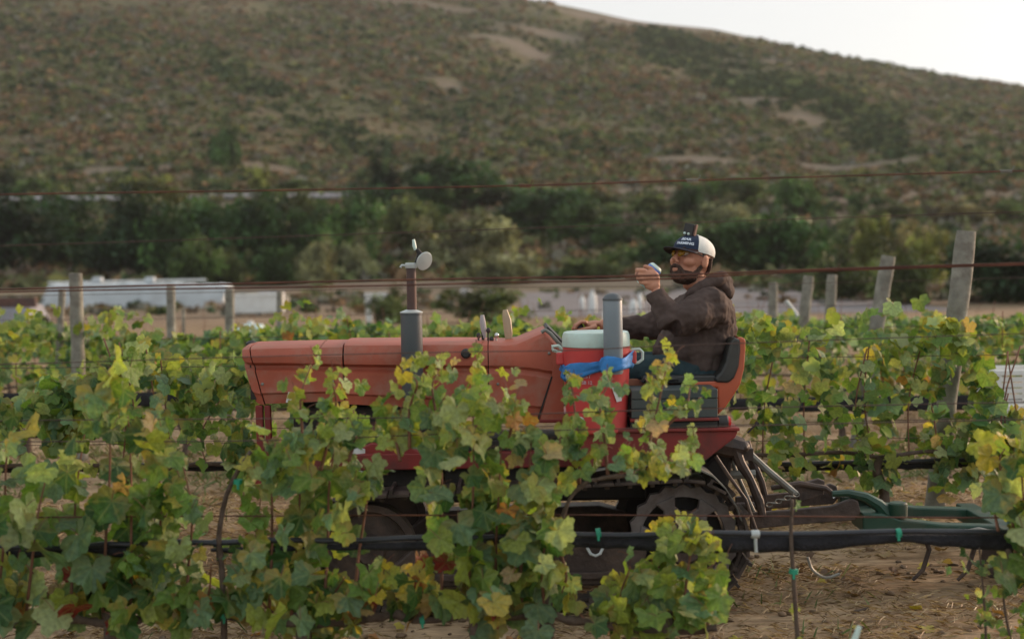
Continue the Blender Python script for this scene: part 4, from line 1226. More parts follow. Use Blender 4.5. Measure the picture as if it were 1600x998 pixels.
# ------------------------------------------------------------------ cooler, strap, cup tube
Yq = 6.165
cx = P(932, 600, Yq).x
zb3 = P(932, 675, Yq).z; zt3 = P(932, 541, Yq).z; zl3 = P(932, 518, Yq).z
rc_ = 53.5 / FPX * Yq
cooler = thing('drink_cooler', (cx, Yq, zb3), 'red round drink cooler with white lid standing on the tractor fender', 'drink cooler')
mb = MB(); H_ = zt3 - zb3
mb.lathe([(rc_ * .82, .004), (rc_ * .88, .012), (rc_ * .90, H_ * .25), (rc_ * .95, H_ * .6), (rc_ * .99, H_ * .9), (rc_ * 1.0, H_), (rc_ * .9, H_)], (cx, Yq, zb3), n=40); mb.build('cooler_body', M['cooler'], cooler, smooth=True)
mb = MB(); hL = zl3 - zt3
mb.lathe([(rc_ * .99, 0), (rc_ * 1.0, .004), (rc_ * .985, hL * .72), (rc_ * .95, hL * .95), (rc_ * .9, hL), (rc_ * .3, hL * .97), (rc_ * .2, hL * 1.04)], (cx, Yq, zt3 + .002), n=40); mb.build('lid', M['lid'], cooler, smooth=True)
for s in (1, -1):
    xh = cx + s * rc_ * 1.0; zh = zt3 - .055
    mb = MB()
    mb.box((min(xh - .01 * s, xh + .025 * s), Yq - .03, zh - .022), (max(xh - .01 * s, xh + .025 * s), Yq + .03, zh + .035)); mb.build('handle_mount', M['cooler'], cooler, bevel=.008)
    mb = MB()
    if s > 0: mb.tube([P(983, 552, Yq), P(988, 546, Yq), P(999, 545, Yq), P(1004, 550, Yq), P(1004, 561, Yq), P(998, 566, Yq), P(984, 568, Yq)], .0065, 8)
    else: mb.tube([P(880, 546, Yq - .02), P(872, 540, Yq - .02), P(863, 541, Yq - .02), P(864, 547, Yq - .02), P(878, 551, Yq - .02)], .0075, 8)
    mb.build('handle', M['lid'], cooler, smooth=True)


def on_cyl(px, py, rad, cx_, Yc_, proud=.002):
    """front surface point of an upright cylinder under a photo position"""
    lo = P(px, py, Yc_)
    dx = max(-rad * .985, min(rad * .985, lo.x - cx_))
    yy = Yc_ - math.sqrt(max(0, rad * rad - dx * dx))
    return Vector((cx_ + dx, yy, P(px, py, yy).z)) + Vector((dx / rad, (yy - Yc_) / rad, 0)) * proud


def text_mesh(s, size, ext=0.0006, bold=0.0):
    cu = bpy.data.curves.new('t', 'FONT'); cu.body = s; cu.size = size; cu.align_x = 'CENTER'; cu.align_y = 'CENTER'; cu.offset = bold; cu.resolution_u = 2
    ob = bpy.data.objects.new('t', cu); COL.objects.link(ob)
    bpy.context.view_layer.update()
    dg = bpy.context.evaluated_depsgraph_get()
    me = bpy.data.meshes.new_from_object(ob.evaluated_get(dg))
    bpy.data.objects.remove(ob); bpy.data.curves.remove(cu)
    vs = [v.co.copy() for v in me.vertices]; fs = [tuple(p.vertices) for p in me.polygons]
    bpy.data.meshes.remove(me)
    return vs, fs


# lettering on the cooler (mostly hidden behind vine leaves)
rows_ = MB()
for s, sz, px, py in (('EST', .022, 915, 588), ('SB 12', .020, 915, 598)):
    vs, fs = text_mesh(s, sz, bold=.0006)
    out = []
    c_ = on_cyl(px, py, rc_ * .96, cx, Yq)
    for v_ in vs:
        an = math.asin(max(-1, min(1, (c_.x - cx) / (rc_ * .96)))) + v_.x / (rc_ * .96)
        out.append(Vector((cx + rc_ * .972 * math.sin(an), Yq - rc_ * .972 * math.cos(an), c_.z + v_.y)))
    rows_.add(out, fs)
rows_.build('lettering', mat('pale_pink_print', (0.62, 0.40, 0.46), .5), cooler)
mb = MB(); g_ = []
for i in range(7):
    u = i / 6
    g_.append([on_cyl(952 + 16 * u, 604 + 2 * math.sin(u * 3), rc_ * .96, cx, Yq, .003), on_cyl(955 + 13 * u, 614 + 2 * u, rc_ * .95, cx, Yq, .003), on_cyl(960 + 8 * u, 628 - u * 2, rc_ * .94, cx, Yq, .003)])
mb.grid(g_).build('paper_label', M['white'], cooler)
q = on_cyl(906, 657, rc_ * .9, cx, Yq, .0); mb = MB(); mb.lathe([(.018, 0), (.019, .006), (.013, .018), (.012, .04)], q, (q.x - cx, q.y - Yq, -.15 * rc_), 16); mb.tube([q + Vector((0, -.035, -.002)), q + Vector((0, -.036, -.03))], .007, 8); mb.build('spigot', M['lid'], cooler, smooth=True)

# cup tube in front of the cooler
Yt = Yq - rc_ - .052
tx = P(957.5, 500, Yt).x; rt_ = 15.2 / FPX * Yt
z0_, z1_ = P(957, 584, Yt).z, P(957, 458, Yt).z
tube_ = thing('cup_dispenser', (tx, Yt, z0_), 'grey plastic cup dispenser tube with domed clear grey top strapped to the cooler', 'cup dispenser')
h = z1_ - z0_ - rt_ * .75
mb = MB(); mb.lathe([(rt_ * .9, 0), (rt_, .006), (rt_, h - .004), (rt_ * .97, h)], (tx, Yt, z0_), n=32); mb.build('tube', M['tubegrey'], tube_, smooth=True)
mb = MB(); mb.lathe([(rt_ * 1.04, 0), (rt_ * 1.04, .008), (rt_ * .96, rt_ * .30), (rt_ * .78, rt_ * .55), (rt_ * .45, rt_ * .72), (rt_ * .1, rt_ * .78)], (tx, Yt, z0_ + h), n=32); mb.build('domed_cap', M['muffler'], tube_, smooth=True)

# blue strap around the cooler and over the tube
strap = MB(); rows_ = []
path = []
for px, dy in ((884, 0), (892, 0), (905, 0), (920, 0), (934, 0)):
    path.append(on_cyl(px, 583 - (px - 884) * .22, rc_ * .97, cx, Yq, .006))
for an in (-70, -35, 0, 35, 70):
    a_ = math.radians(an); path.append(Vector((tx + (rt_ + .011) * math.sin(a_), Yt - (rt_ + .011) * math.cos(a_), P(957 + an * .2, 568 - an * .02, Yt).z)))
path.append(on_cyl(981, 562, rc_ * .97, cx, Yq, .008)); path.append(on_cyl(985.5, 561, rc_ * .98, cx, Yq, .01))
for i in range(1, 14):
    a_ = math.radians(90 + i * 180 / 14)
    path.append(Vector((cx + (rc_ + .006) * math.sin(a_), Yq - (rc_ + .006) * math.cos(a_), path[11].z + (path[0].z - path[11].z) * i / 14)))
path.append(path[0].copy())
for i, p in enumerate(path):
    w_ = .030 + .008 * math.sin(i * 1.3)
    nx = Vector((p.x - cx, p.y - Yq, 0)).normalized()
    ww = [(-1, 0), (-.6, .004), (-.2, -.001), (.2, .005), (.6, 0), (1, .003)]
    rows_.append([p + Vector((0, 0, w_ * a_)) + nx * (b_ + .004 * math.sin(i * 2.1 + a_ * 4)) for a_, b_ in ww])
o = strap.grid(rows_).build('cloth_strap', M['bluecloth'], origin=tuple(path[5]), smooth=True, edge=0)
md = o.modifiers.new('thick', 'SOLIDIFY'); md.thickness = .003
tag(o, 'bright blue cloth strap tied round the red cooler and the grey tube', 'strap')

# ------------------------------------------------------------------ driver
YH = 6.56
yaw = math.radians(52)
pitch = math.radians(13)
fwd = Vector((-math.sin(yaw) * math.cos(pitch), -math.cos(yaw) * math.cos(pitch), math.sin(pitch)))
lft = Vector((0, 0, 1)).cross(fwd).normalized()
upv = fwd.cross(lft).normalized()
HR = Matrix((fwd, lft, upv)).transposed()
HC = P(1081, 407, YH)


def hp(f, l, u): return HC + HR @ Vector((f, l, u))


person = thing('person', (P(1085, 590, TC).x, TC, P(1085, 590, TC).z), 'bearded person in dark hoodie and trucker cap driving the tractor, one fist raised', 'person')
B = MB()
B.ell(hp(-.006, 0, .022), (.098, .076, .100), HR, 20, 14)
B.ell(hp(.022, 0, -.045), (.066, .058, .066), HR, 18, 12)
B.ell(hp(.062, 0, -.088), (.026, .030, .022), HR)
B.tube([hp(.082, 0, .022), hp(.100, 0, 0), hp(.112, 0, -.022)], [.008, .011, .015], 10)
for s in (1, -1):
    B.ell(hp(.104, s * .013, -.026), (.010, .009, .008), HR)
    B.ell(hp(.058, s * .040, -.018), (.032, .028, .026), HR)
    B.ell(hp(-.008, s * .078, -.006), (.021, .010, .032), HR)
    B.ell(hp(-.004, s * .083, .010), (.018, .006, .016), HR)
B.ell(hp(.074, 0, .036), (.022, .052, .012), HR)
B.ell(hp(.093, 0, -.0575), (.012, .024, .005), HR)
B.ell(hp(.092, 0, -.0665), (.011, .020, .006), HR)
neck = P(1104, 452, TC + .02)
B.tube([hp(-.012, 0, -.03), hp(-.03, 0, -.09), neck, P(1108, 480, TC)], [.058, .056, .064, .10], 16)
# trunk under the clothes
B.tube([P(1108, 470, TC), P(1100, 500, TC), P(1090, 545, TC), P(1085, 590, TC)], [.10, .13, .13, .14], 18)
sh_n, el_n, wr_n = P(1104, 480, TC - .17), P(1047, 506, TC - .26), P(1022, 454, TC - .24)
sh_f, el_f, wr_f = P(1085, 476, TC + .17), P(1008, 513, TC + .27), P(948, 508, TC + .25)
B.tube([P(1104, 474, TC), sh_n, el_n + Vector((.02, .01, .01))], [.05, .04, .022], 12); B.tube([el_n + Vector((.02, .01, .01)), wr_n], [.022, .027], 12)
B.tube([P(1104, 474, TC), sh_f, el_f], [.05, .04, .024], 12); B.tube([el_f, wr_f, P(938, 507, TC + .25)], [.024, .028, .026], 12)
B.tube([P(1080, 590, TC - .1), P(960, 590, TC - .14)], [.08, .055], 12)


# raised left hand: back of the hand towards the camera, fingers curled round the can
def finger(pts, r0=.0095, r1=.0078):
    n_ = len(pts)
    B.tube(pts, [r0 + (r1 - r0) * i / (n_ - 1) for i in range(n_)], 9)
    B.ell(pts[-1], (r1, r1, r1), n=9, m=6); B.ell(pts[len(pts) // 2], (r0 * 1.04,) * 3, n=9, m=6)


Yw = wr_n.y


def Ph(a_, b__, Y): return P(a_ + 2, b__ - 6, Y)


B.ell(Ph(1016, 444, Yw), (.038, .017, .045), Matrix.Rotation(math.radians(12), 3, 'Y'), 16, 10)
B.ell(Ph(1020, 452, Yw), (.028, .020, .026), None, 14, 8)
B.ell(Ph(1010, 437, Yw - .002), (.038, .018, .026), Matrix.Rotation(math.radians(10), 3, 'Y'), 16, 10)
kn = [(996, 429), (995.5, 435.5), (997.5, 442), (1001, 448.5)]
for i, (a_, c_) in enumerate(kn):
    k0 = Ph(a_ + 11, c_, Yw - .008); k1 = Ph(a_ + 2, c_ - .5, Yw - .012); L1 = (.032, .035, .032, .026)[i]
    finger([k0, k1, Ph(a_ - 2.5, c_ - 1, Yw + .012), Ph(a_ + 0.5, c_ - 1.5, Yw + .012 + L1), Ph(a_ + 8, c_ - 2, Yw + .02 + L1 * 1.1)], (.0100, .0102, .0096, .0082)[i], (.0082, .0084, .008, .007)[i])
B.tube([Ph(1024, 450, Yw + .012), Ph(1024, 437, Yw + .020), Ph(1018, 427, Yw + .018), Ph(1007, 422.5, Yw + .012)], [.015, .0135, .012, .0095], 10)
B.ell(Ph(1006, 422.5, Yw + .012), (.0095,) * 3)
# far right hand laid over the lever knob, palm down
Yv = TC + .25
B.ell(P(927, 506, Yv), (.046, .036, .017), Matrix.Rotation(math.radians(-6), 3, 'Y'), 16, 10)
for i, dy in enumerate((-.032, -.011, .010, .029)):
    bx = P(917, 503.5, Yv + dy)
    ln = (.85, 1.0, .95, .75)[i]
    finger([bx, bx + Vector((-.030 * ln, -.002, .003)), bx + Vector((-.056 * ln, -.003, -.012)), bx + Vector((-.068 * ln, -.002, -.030))], .0094, .0076)
B.tube([P(932, 510, Yv - .035), P(922, 513, Yv - .045), P(911, 514.5, Yv - .040), P(903, 516, Yv - .03)], [.014, .012, .010, .008], 9)
body = B.build('body', M['skin'], person, smooth=True, edge=0)
md = body.modifiers.new('remesh', 'REMESH'); md.mode = 'VOXEL'; md.voxel_size = .0038; md.use_smooth_shade = True
md = body.modifiers.new('smooth', 'SMOOTH'); md.factor = .5; md.iterations = 3

for s in (1, -1):
    mb = MB(); mb.ell(hp(.072, s * .032, .016), (.013, .013, .012), HR, 14, 10); e_ = mb.build('eye', M['eye'], person, smooth=True)
    mb = MB(); mb.ell(hp(.0825, s * .031, .016), (.004, .0055, .0055), HR, 12, 8); mb.build('iris', M['iris'], e_, smooth=True)
# beard and brows
mb = MB()
for s in (1, -1):
    mb.tube([hp(-.004, s * .070, .004), hp(.000, s * .0655, -.03), hp(.016, s * .056, -.062), hp(.045, s * .036, -.088), hp(.066, 0, -.100)], [.007, .010, .014, .019, .022], 10)
    mb.tube([hp(.104, 0, -.044), hp(.097, s * .020, -.048), hp(.084, s * .034, -.066), hp(.070, s * .034, -.086)], [.0085, .0085, .0095, .012], 8)
mb.ell(hp(.076, 0, -.092), (.026, .032, .022), HR); mb.ell(hp(.052, 0, -.098), (.040, .040, .022), HR)
mb.ell(hp(.090, 0, -.077), (.010, .016, .008), HR)
mb.ell(hp(.026, 0, -.076), (.0645, .0595, .042), HR, 20, 12)
mb.ell(hp(.082, 0, -.064), (.0175, .034, .022), HR, 16, 10)
bd = mb.build('beard', M['beard'], person, smooth=True, edge=0)
md = bd.modifiers.new('remesh', 'REMESH'); md.mode = 'VOXEL'; md.voxel_size = .0032; md.use_smooth_shade = True
tx_ = bpy.data.textures.new('hair_noise', 'CLOUDS'); tx_.noise_scale = .006
md = bd.modifiers.new('rough', 'DISPLACE'); md.texture = tx_; md.strength = .006; md.mid_level = .5
mb = MB()
for s in (1, -1): mb.tube([hp(.091, s * .016, .038), hp(.090, s * .030, .041), hp(.078, s * .048, .037)], [.004, .005, .003], 7)
mb.build('eyebrows', M['beard'], person, smooth=True)
mb = MB()
for s in (1, -1): mb.tube([hp(.005, s * .075, .035), hp(-.002, s * .078, .008), hp(.006, s * .073, -.015)], [.010, .008, .007], 7); mb.tube([hp(-.045, s * .070, .02), hp(-.06, s * .055, -.02), hp(-.075, s * .03, -.04)], [.012, .014, .014], 7)
mb.tube([hp(-.075, .03, -.04), hp(-.088, 0, -.03), hp(-.075, -.03, -.04)], .014, 7)
mb.build('hair', M['beard'], person, smooth=True)
# glasses
gl = MB()
for s in (1, -1):
    g_ = []
    for i in range(7):
        u = i / 6; l_ = s * (.010 + .052 * u); f_ = .104 - .020 * u ** 2 * 1.5
        top_ = .028 - .003 * u; bot_ = .028 - (.010 + .022 * math.sin(min(1, u * 1.35 + .18) * math.pi) ** .6)
        g_.append([hp(f_, l_, top_), hp(f_ + .002, l_, (top_ + bot_) / 2), hp(f_, l_, bot_)])
    gl.grid(g_)
glo = gl.build('glasses', M['lens'], person, smooth=True, edge=0)
md = glo.modifiers.new('t', 'SOLIDIFY'); md.thickness = .0018
mb = MB()
for s in (1, -1):
    mb.tube([hp(.105, 0, .027), hp(.104, s * .012, .029), hp(.100, s * .035, .030), hp(.078, s * .064, .027), hp(.040, s * .078, .020), hp(-.005, s * .084, .012), hp(-.02, s * .084, -.004)], .0026, 7)
    mb.tube([hp(.104, s * .010, .022), hp(.101, s * .022, .002), hp(.094, s * .042, -.001), hp(.079, s * .062, .016)], .0016, 6)
mb.build('frame', M['black'], glo, smooth=True)
# cap: panels of an ellipsoid
CC = (-.006, 0, .046); CR = (.106, .088, .074)


def cap_pt(az, el, k=1.0): return hp(CC[0] + CR[0] * k * math.cos(el) * math.cos(az), CC[1] + CR[1] * k * math.cos(el) * math.sin(az), CC[2] + CR[2] * k * math.sin(el))


def cap_panel(a0, a1, n=14, e0=-.12, e1=1.571):
    g_ = []
    for i in range(n + 1):
        az = a0 + (a1 - a0) * i / n
        g_.append([cap_pt(az, e0 + (e1 - e0) * j / 12) for j in range(13)])
    return MB().grid(g_)


FA = math.radians(62)
mbp = cap_panel(-FA, FA, 18); capo = mbp.build('cap', M['capnavy'], person, smooth=True, edge=0)
mbb = cap_panel(FA, 2 * math.pi - FA, 30, -.22); mbb.build('mesh_back', M['capwhite'], capo, smooth=True, edge=0)
for s in (1, -1):
    mb = MB(); mb.tube([cap_pt(s * FA, e_, 1.006) for e_ in np.linspace(-.12, 1.4, 12)], .0028, 6); mb.build('piping', M['capwhite'], capo, smooth=True)
brim = []
for i in range(15):
    a_ = -FA * 1.02 + 2 * FA * 1.02 * i / 14
    row = []
    for j in range(6):
        u = j / 5
        ext = 1 + u * (.68 * math.cos(a_ * .95) ** .7)
        x_ = CC[0] + CR[0] * ext * math.cos(a_); y_ = CC[1] + CR[1] * (1 + u * .10) * math.sin(a_)
        row.append(hp(x_, y_, CC[2] - .010 - .010 * u - 1.1 * y_ * y_))
    brim.append(row)
bo = MB().grid(brim).build('brim', M['capbrim'], capo, smooth=True, edge=0)
md = bo.modifiers.new('t', 'SOLIDIFY'); md.thickness = .004; md.offset = 0
mb = MB(); mb.ell(cap_pt(0, 1.57), (.007, .007, .004)); mb.build('button', M['capnavy'], capo, smooth=True)
lt = MB()
for s, sz, e_c in (('BEAR', .019, .50), ('FARMING', .017, .20)):
    vs, fs = text_mesh(s, sz, bold=.0007)
    lt.add([cap_pt(math.radians(20) + v_.x / (CR[1] * .86), e_c + v_.y / CR[2], 1.018) for v_ in vs], fs)
lt.build('cap_lettering', M['print'], capo)
# small camera clipped on the crown
cmo = thing('action_camera', tuple(cap_pt(0, 1.4, 1.0)), 'small black camera with two pale lenses clipped on top of the cap', 'camera')
c_ = cap_pt(.3, 1.35, 1.0)
rot_ = Matrix((_R.copy(), Vector((0, 1, 0)), Vector((0, 0, 1)))).transposed()
rot_ = Matrix.Rotation(math.radians(14), 3, 'Y') @ Matrix.Rotation(math.radians(-28), 3, 'Z')
mb = MB(); cc = P(1077, 359, YH - .02)
mb.box((cc.x - .024, cc.y - .012, cc.z - .028), (cc.x + .024, cc.y + .012, cc.z + .028), rot_, cc); mb.build('camera_body', M['black'], cmo, bevel=.004)
mb = MB(); mb.box((cc.x + .026, cc.y - .012, cc.z - .024), (cc.x + .034, cc.y + .012, cc.z + .030), rot_, cc); mb.build('back_plate', M['pipe'], cmo, bevel=.002)
mb = MB(); mb.tube([cc - Vector((.004, 0, .024)), cap_pt(.3, 1.45, .98)], .010, 8); mb.build('mount', M['black'], cmo)
for k in (-1, 1):
    q = cc + rot_ @ Vector((-.004 + k * .0095, -.0125, -.020)); mb = MB(); mb.ell(q, (.0065, .004, .0065), n=12, m=8); mb.build('lens', M['lid'], cmo, smooth=True)

# can in the raised hand
ca, cb = P(1027, 415, Yw + .040), P(1001, 446, Yw + .045)
ax = (cb - ca).normalized(); ln = .112; mid = (ca + cb) / 2 - ax * ln / 2
t = thing('drink_can', tuple(mid), 'white and blue drink can held in the raised hand', 'drink can')
mb = MB(); mb.lathe([(.023, 0), (.027, .003), (.0325, .012), (.0325, ln - .012), (.026, ln - .003), (.022, ln)], mid, ax, 24); cn = mb.build('can_body', M['lid'], t, smooth=True)
for h0 in (.012, .088):
    mb = MB(); mb.lathe([(.0331, 0), (.0331, .012)], mid + ax * h0, ax, 24); mb.build('blue_band', M['canblue'], t, smooth=True)
mb = MB(); mb.lathe([(.020, 0), (.020, .0015)], mid - ax * .0016, ax, 20); mb.build('can_lid', M['zinc'], t, smooth=True)

# hoodie
B = MB()
B.tube([P(1107, 462, TC), P(1105, 478, TC), P(1098, 505, TC), P(1090, 535, TC), P(1080, 565, TC), P(1082, 592, TC)], [.085, .135, .160, .165, .168, .155], 24)
B.ell(P(1112, 490, TC), (.105, .20, .11), None, 20, 12)
B.ell(P(1072, 548, TC), (.150, .175, .13), None, 20, 12)
B.tube([P(1110, 474, TC - .06), P(1108, 480, TC - .165), P(1082, 492, TC - .225), el_n + Vector((0.01, -.01, 0))], [.085, .090, .078, .068], 16)
B.tube([el_n + Vector((0.01, -.01, 0)), (el_n + wr_n) / 2 + Vector((.006, 0, 0)), wr_n + Vector((0, 0, -.012))], [.067, .056, .043], 16)
B.tube([P(1100, 474, TC + .06), P(1085, 480, TC + .165), P(1048, 498, TC + .22), el_f], [.085, .086, .072, .062], 16)
B.tube([el_f, P(985, 511, TC + .26), P(962, 509, TC + .25)], [.060, .052, .045], 16)
hood_o = B.build('hoodie', M['hoodie'], person, smooth=True, edge=0)
md = hood_o.modifiers.new('remesh', 'REMESH'); md.mode = 'VOXEL'; md.voxel_size = .007; md.use_smooth_shade = True
md = hood_o.modifiers.new('s', 'SMOOTH'); md.factor = .5; md.iterations = 5
tx_ = bpy.data.textures.new('folds', 'CLOUDS'); tx_.noise_scale = .055; tx_.noise_depth = 2
md = hood_o.modifiers.new('folds', 'DISPLACE'); md.texture = tx_; md.strength = .030; md.mid_level = .5
tx2 = bpy.data.textures.new('folds_fine', 'MUSGRAVE') if False else bpy.data.textures.new('folds_fine', 'CLOUDS'); tx2.noise_scale = .02
md = hood_o.modifiers.new('folds2', 'DISPLACE'); md.texture = tx2; md.strength = .006; md.mid_level = .5
# hood lying on the shoulders
B = MB()
for s in (1, -1):
    B.tube([P(1132, 440, TC + s * .01), P(1124, 436, TC + s * .085), P(1100, 446, TC + s * .115), P(1078, 462, TC + s * .085), P(1066, 478, TC + s * .03)], [.040, .037, .030, .024, .018], 14)
B.ell(P(1126, 446, TC), (.055, .10, .038), Matrix.Rotation(math.radians(28), 3, 'Y'), 18, 10)
B.ell(P(1134, 456, TC), (.034, .08, .042), None, 16, 10)
ho = B.build('hood', M['hoodie'], person, smooth=True, edge=0)
md = ho.modifiers.new('remesh', 'REMESH'); md.mode = 'VOXEL'; md.voxel_size = .006; md.use_smooth_shade = True
md = ho.modifiers.new('s', 'SMOOTH'); md.factor = .5; md.iterations = 4
md = ho.modifiers.new('folds', 'DISPLACE'); md.texture = tx_; md.strength = .022; md.mid_level = .5
mb = MB()
for c_, n0 in (((wr_n), (wr_n - el_n)), (P(962, 509, TC + .25), P(962, 509, TC + .25) - el_f)):
    n0 = n0.normalized()
    mb.lathe([(.036, -.045), (.044, -.043), (.045, -.01), (.041, 0), (.034, 0)], c_ - n0 * .004, n0, 18)
mb.build('cuff', M['hoodie'], person, smooth=True)
for s in (1, -1):
    mb = MB(); mb.tube([P(1068 + s * 3, 478, TC - .10 + s * .02), P(1062 + s * 4, 492, TC - .155 + s * .02), P(1058 + s * 4, 512, TC - .17 + s * .02)], .0035, 6); mb.build('drawstring', M['capwhite'] if False else M['hoodie'], person, smooth=True)
# jeans and boots
B = MB()
B.ell(P(1085, 582, TC), (.15, .17, .095), None, 18, 10)
for s, dz in ((-1, 0), (1, -6)):
    B.tube([P(1085, 582 + dz, TC + s * .09), P(1030, 580 + dz, TC + s * .11), P(965, 580 + dz, TC + s * .13), P(952, 586 + dz, TC + s * .13)], [.088, .080, .066, .062], 16)
    B.tube([P(952, 586 + dz, TC + s * .13), P(944, 640, TC + s * .13), P(940, 690, TC + s * .13)], [.062, .055, .045], 14)
je = B.build('jeans', M['jeans'], person, smooth=True, edge=0)
md = je.modifiers.new('remesh', 'REMESH'); md.mode = 'VOXEL'; md.voxel_size = .008; md.use_smooth_shade = True
md = je.modifiers.new('s', 'SMOOTH'); md.factor = .5; md.iterations = 3
md = je.modifiers.new('folds', 'DISPLACE'); md.texture = tx_; md.strength = .018; md.mid_level = .5
for s in (-1, 1):
    B = MB(); q = P(930, 702, TC + s * .13); B.ell(q, (.11, .045, .04), None, 16, 8); B.ell(q + Vector((.05, 0, .04)), (.05, .045, .06), None, 14, 8)
    bo_ = B.build('boot', M['boot'], person, smooth=True, edge=0); md = bo_.modifiers.new('r', 'REMESH'); md.mode = 'VOXEL'; md.voxel_size = .008; md.use_smooth_shade = True

# ------------------------------------------------------------------ grape leaves
def leaf_mesh(seed, fine=True):
    r = random.Random(seed)
    # five lobes: angle from the tip direction (+Y), radius
    lob = [(0, 1.0), (56 + r.uniform(-4, 4), .90), (112, .74)]
    n = 45 if fine else 17
    outl = []
    asy = r.uniform(-.08, .08)
    for i in range(n):
        a = -158 + 316 * i / (n - 1)
        aa = abs(a)
        rad = .30
        for c_, R_ in lob:
            wd_ = 30 if c_ < 100 else 34
            rad = max(rad, R_ * (1 - .27 * (abs(aa - c_) / wd_) ** 1.25))
        if aa > 130: rad = max(.30, .62 - (aa - 130) * .008)
        rad = max(rad, .67) if aa < 126 else rad
        rad *= 1 + asy * (1 if a > 0 else -1)
        rad *= 1 + (.05, -.06, .0)[i % 3] + r.uniform(-.03, .03)
        t_ = math.radians(a)
        outl.append((rad * math.sin(t_), rad * math.cos(t_), a))
    cup = r.uniform(-.45, .65); droop = r.uniform(.0, .6); wav = r.uniform(.04, .14); tw = r.uniform(-.4, .4)
    ph = r.uniform(0, 6)

    def z_(x, y, a):
        rr = math.hypot(x, y)
        vein = math.cos(math.radians(a) * 360 / 52)          # ridges along the five veins
        return cup * x * x + tw * x * y - droop * max(0, y) ** 2 * .6 + wav * rr * math.sin(math.radians(a) * 5 + ph) - .045 * vein * rr * (1 - rr * .4)
    vs = [(0, 0.0, 0)]
    for k, fr in enumerate((.5, 1.0) if fine else (1.0,)):
        for x, y, a in outl: vs.append((x * fr * .56, (y * fr) * .56, z_(x * fr, y * fr, a) * .56))
    fs = []
    for i in range(n - 1): fs.append((0, 1 + i + 1, 1 + i))
    if fine:
        for i in range(n - 1): fs.append((1 + i, 1 + i + 1, 1 + n + i + 1, 1 + n + i))
    return vs, fs


def as_mesh(name, vf, m, smooth=True):
    me = bpy.data.meshes.new(name); me.from_pydata(vf[0], [], vf[1]); me.materials.append(m)
    if smooth: me.shade_smooth()
    me.update(); return me


LEAF = [as_mesh('leaf', leaf_mesh(i), M['leaf']) for i in range(12)]
LEAFM = [as_mesh('leaf', leaf_mesh(50 + i, False), M['leaf']) for i in range(8)]
LOWV = [(np.array(v_), np.array([f_ for f_ in fs_])) for v_, fs_ in [leaf_mesh(80 + i, False) for i in range(6)]]

LC = {'dark': (0.048, 0.120, 0.036), 'blue': (0.135, 0.240, 0.125), 'mid': (0.140, 0.245, 0.052), 'pale': (0.30, 0.385, 0.175), 'yg': (0.27, 0.345, 0.070), 'yel': (0.44, 0.39, 0.075),
      'org': (0.36, 0.18, 0.07), 'red': (0.25, 0.035, 0.03), 'tan': (0.38, 0.29, 0.15)}
PAL = {'front': [('dark', 18), ('blue', 33), ('mid', 25), ('pale', 14), ('yg', 13), ('yel', 3.5), ('org', .8), ('red', .3), ('tan', .8)],  # extra bluish leaves stand in for sky sheen
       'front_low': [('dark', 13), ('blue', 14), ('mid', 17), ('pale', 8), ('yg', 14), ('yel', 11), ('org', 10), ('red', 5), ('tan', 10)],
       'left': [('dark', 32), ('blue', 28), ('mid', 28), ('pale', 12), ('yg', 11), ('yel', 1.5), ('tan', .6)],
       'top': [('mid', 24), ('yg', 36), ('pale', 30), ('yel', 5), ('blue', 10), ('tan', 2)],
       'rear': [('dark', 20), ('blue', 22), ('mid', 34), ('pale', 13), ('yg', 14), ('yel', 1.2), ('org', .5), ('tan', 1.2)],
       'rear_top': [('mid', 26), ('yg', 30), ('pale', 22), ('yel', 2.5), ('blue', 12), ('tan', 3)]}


def leaf_col(pal):
    names = [a for a, _ in PAL[pal]]; w = [b_ for _, b_ in PAL[pal]]
    k = random.choices(names, w)[0]; c = LC[k]; j = random.uniform(.8, 1.2)
    al = random.choice((0, 0, .2, .45, .8)) if k in ('blue', 'mid', 'pale', 'yg') else random.uniform(0, .6)
    return (c[0] * j, c[1] * j * random.uniform(.93, 1.07), c[2] * j, al)


def leaf_rot(side=None):
    """frame with +Z = blade normal, +Y = towards the tip, which hangs down"""
    s = side if side is not None else (-1 if random.random() < .72 else 1)
    n = Vector((random.gauss(.08, .62), s * random.uniform(.12, 1.0), random.uniform(-.1, 1.15))).normalized()
    tip = Vector((random.gauss(0, .65), s * random.uniform(-.1, .4), -random.uniform(.25, 1.0)))
    y = (tip - n * tip.dot(n)).normalized(); x = y.cross(n)
    return Matrix((x, y, n)).transposed()


def catmull(pts, n):
    pts = [Vector(p) for p in pts]
    if len(pts) == 2: return [pts[0].lerp(pts[1], i / n) for i in range(n + 1)]
    ext = [pts[0] * 2 - pts[1]] + pts + [pts[-1] * 2 - pts[-2]]
    out = []
    m = len(pts) - 1
    for i in range(n + 1):
        t = i / n * m; k = min(int(t), m - 1); u = t - k
        p0, p1, p2, p3 = ext[k:k + 4]
        out.append(.5 * ((2 * p1) + (p2 - p0) * u + (2 * p0 - 5 * p1 + 4 * p2 - p3) * u * u + (3 * p1 - p0 - 3 * p2 + p3) * u ** 3))
    return out


def add_leaves(root, spots, meshes, pal_fn, petioles=True):
    """spots: list of (position, size). up to 300 leaves are parts, the rest one joined part"""
    org = ORG[root]
    for i, (p, s) in enumerate(spots[:300]):
        o = bpy.data.objects.new('leaf', random.choice(meshes)); COL.objects.link(o); o.parent = root
        o.matrix_local = Matrix.Translation(p - org) @ leaf_rot().to_4x4() @ Matrix.Scale(s, 4)
        o.color = leaf_col(pal_fn(p))
    rest = spots[300:]
    if rest: joined_leaves(root, rest, pal_fn)


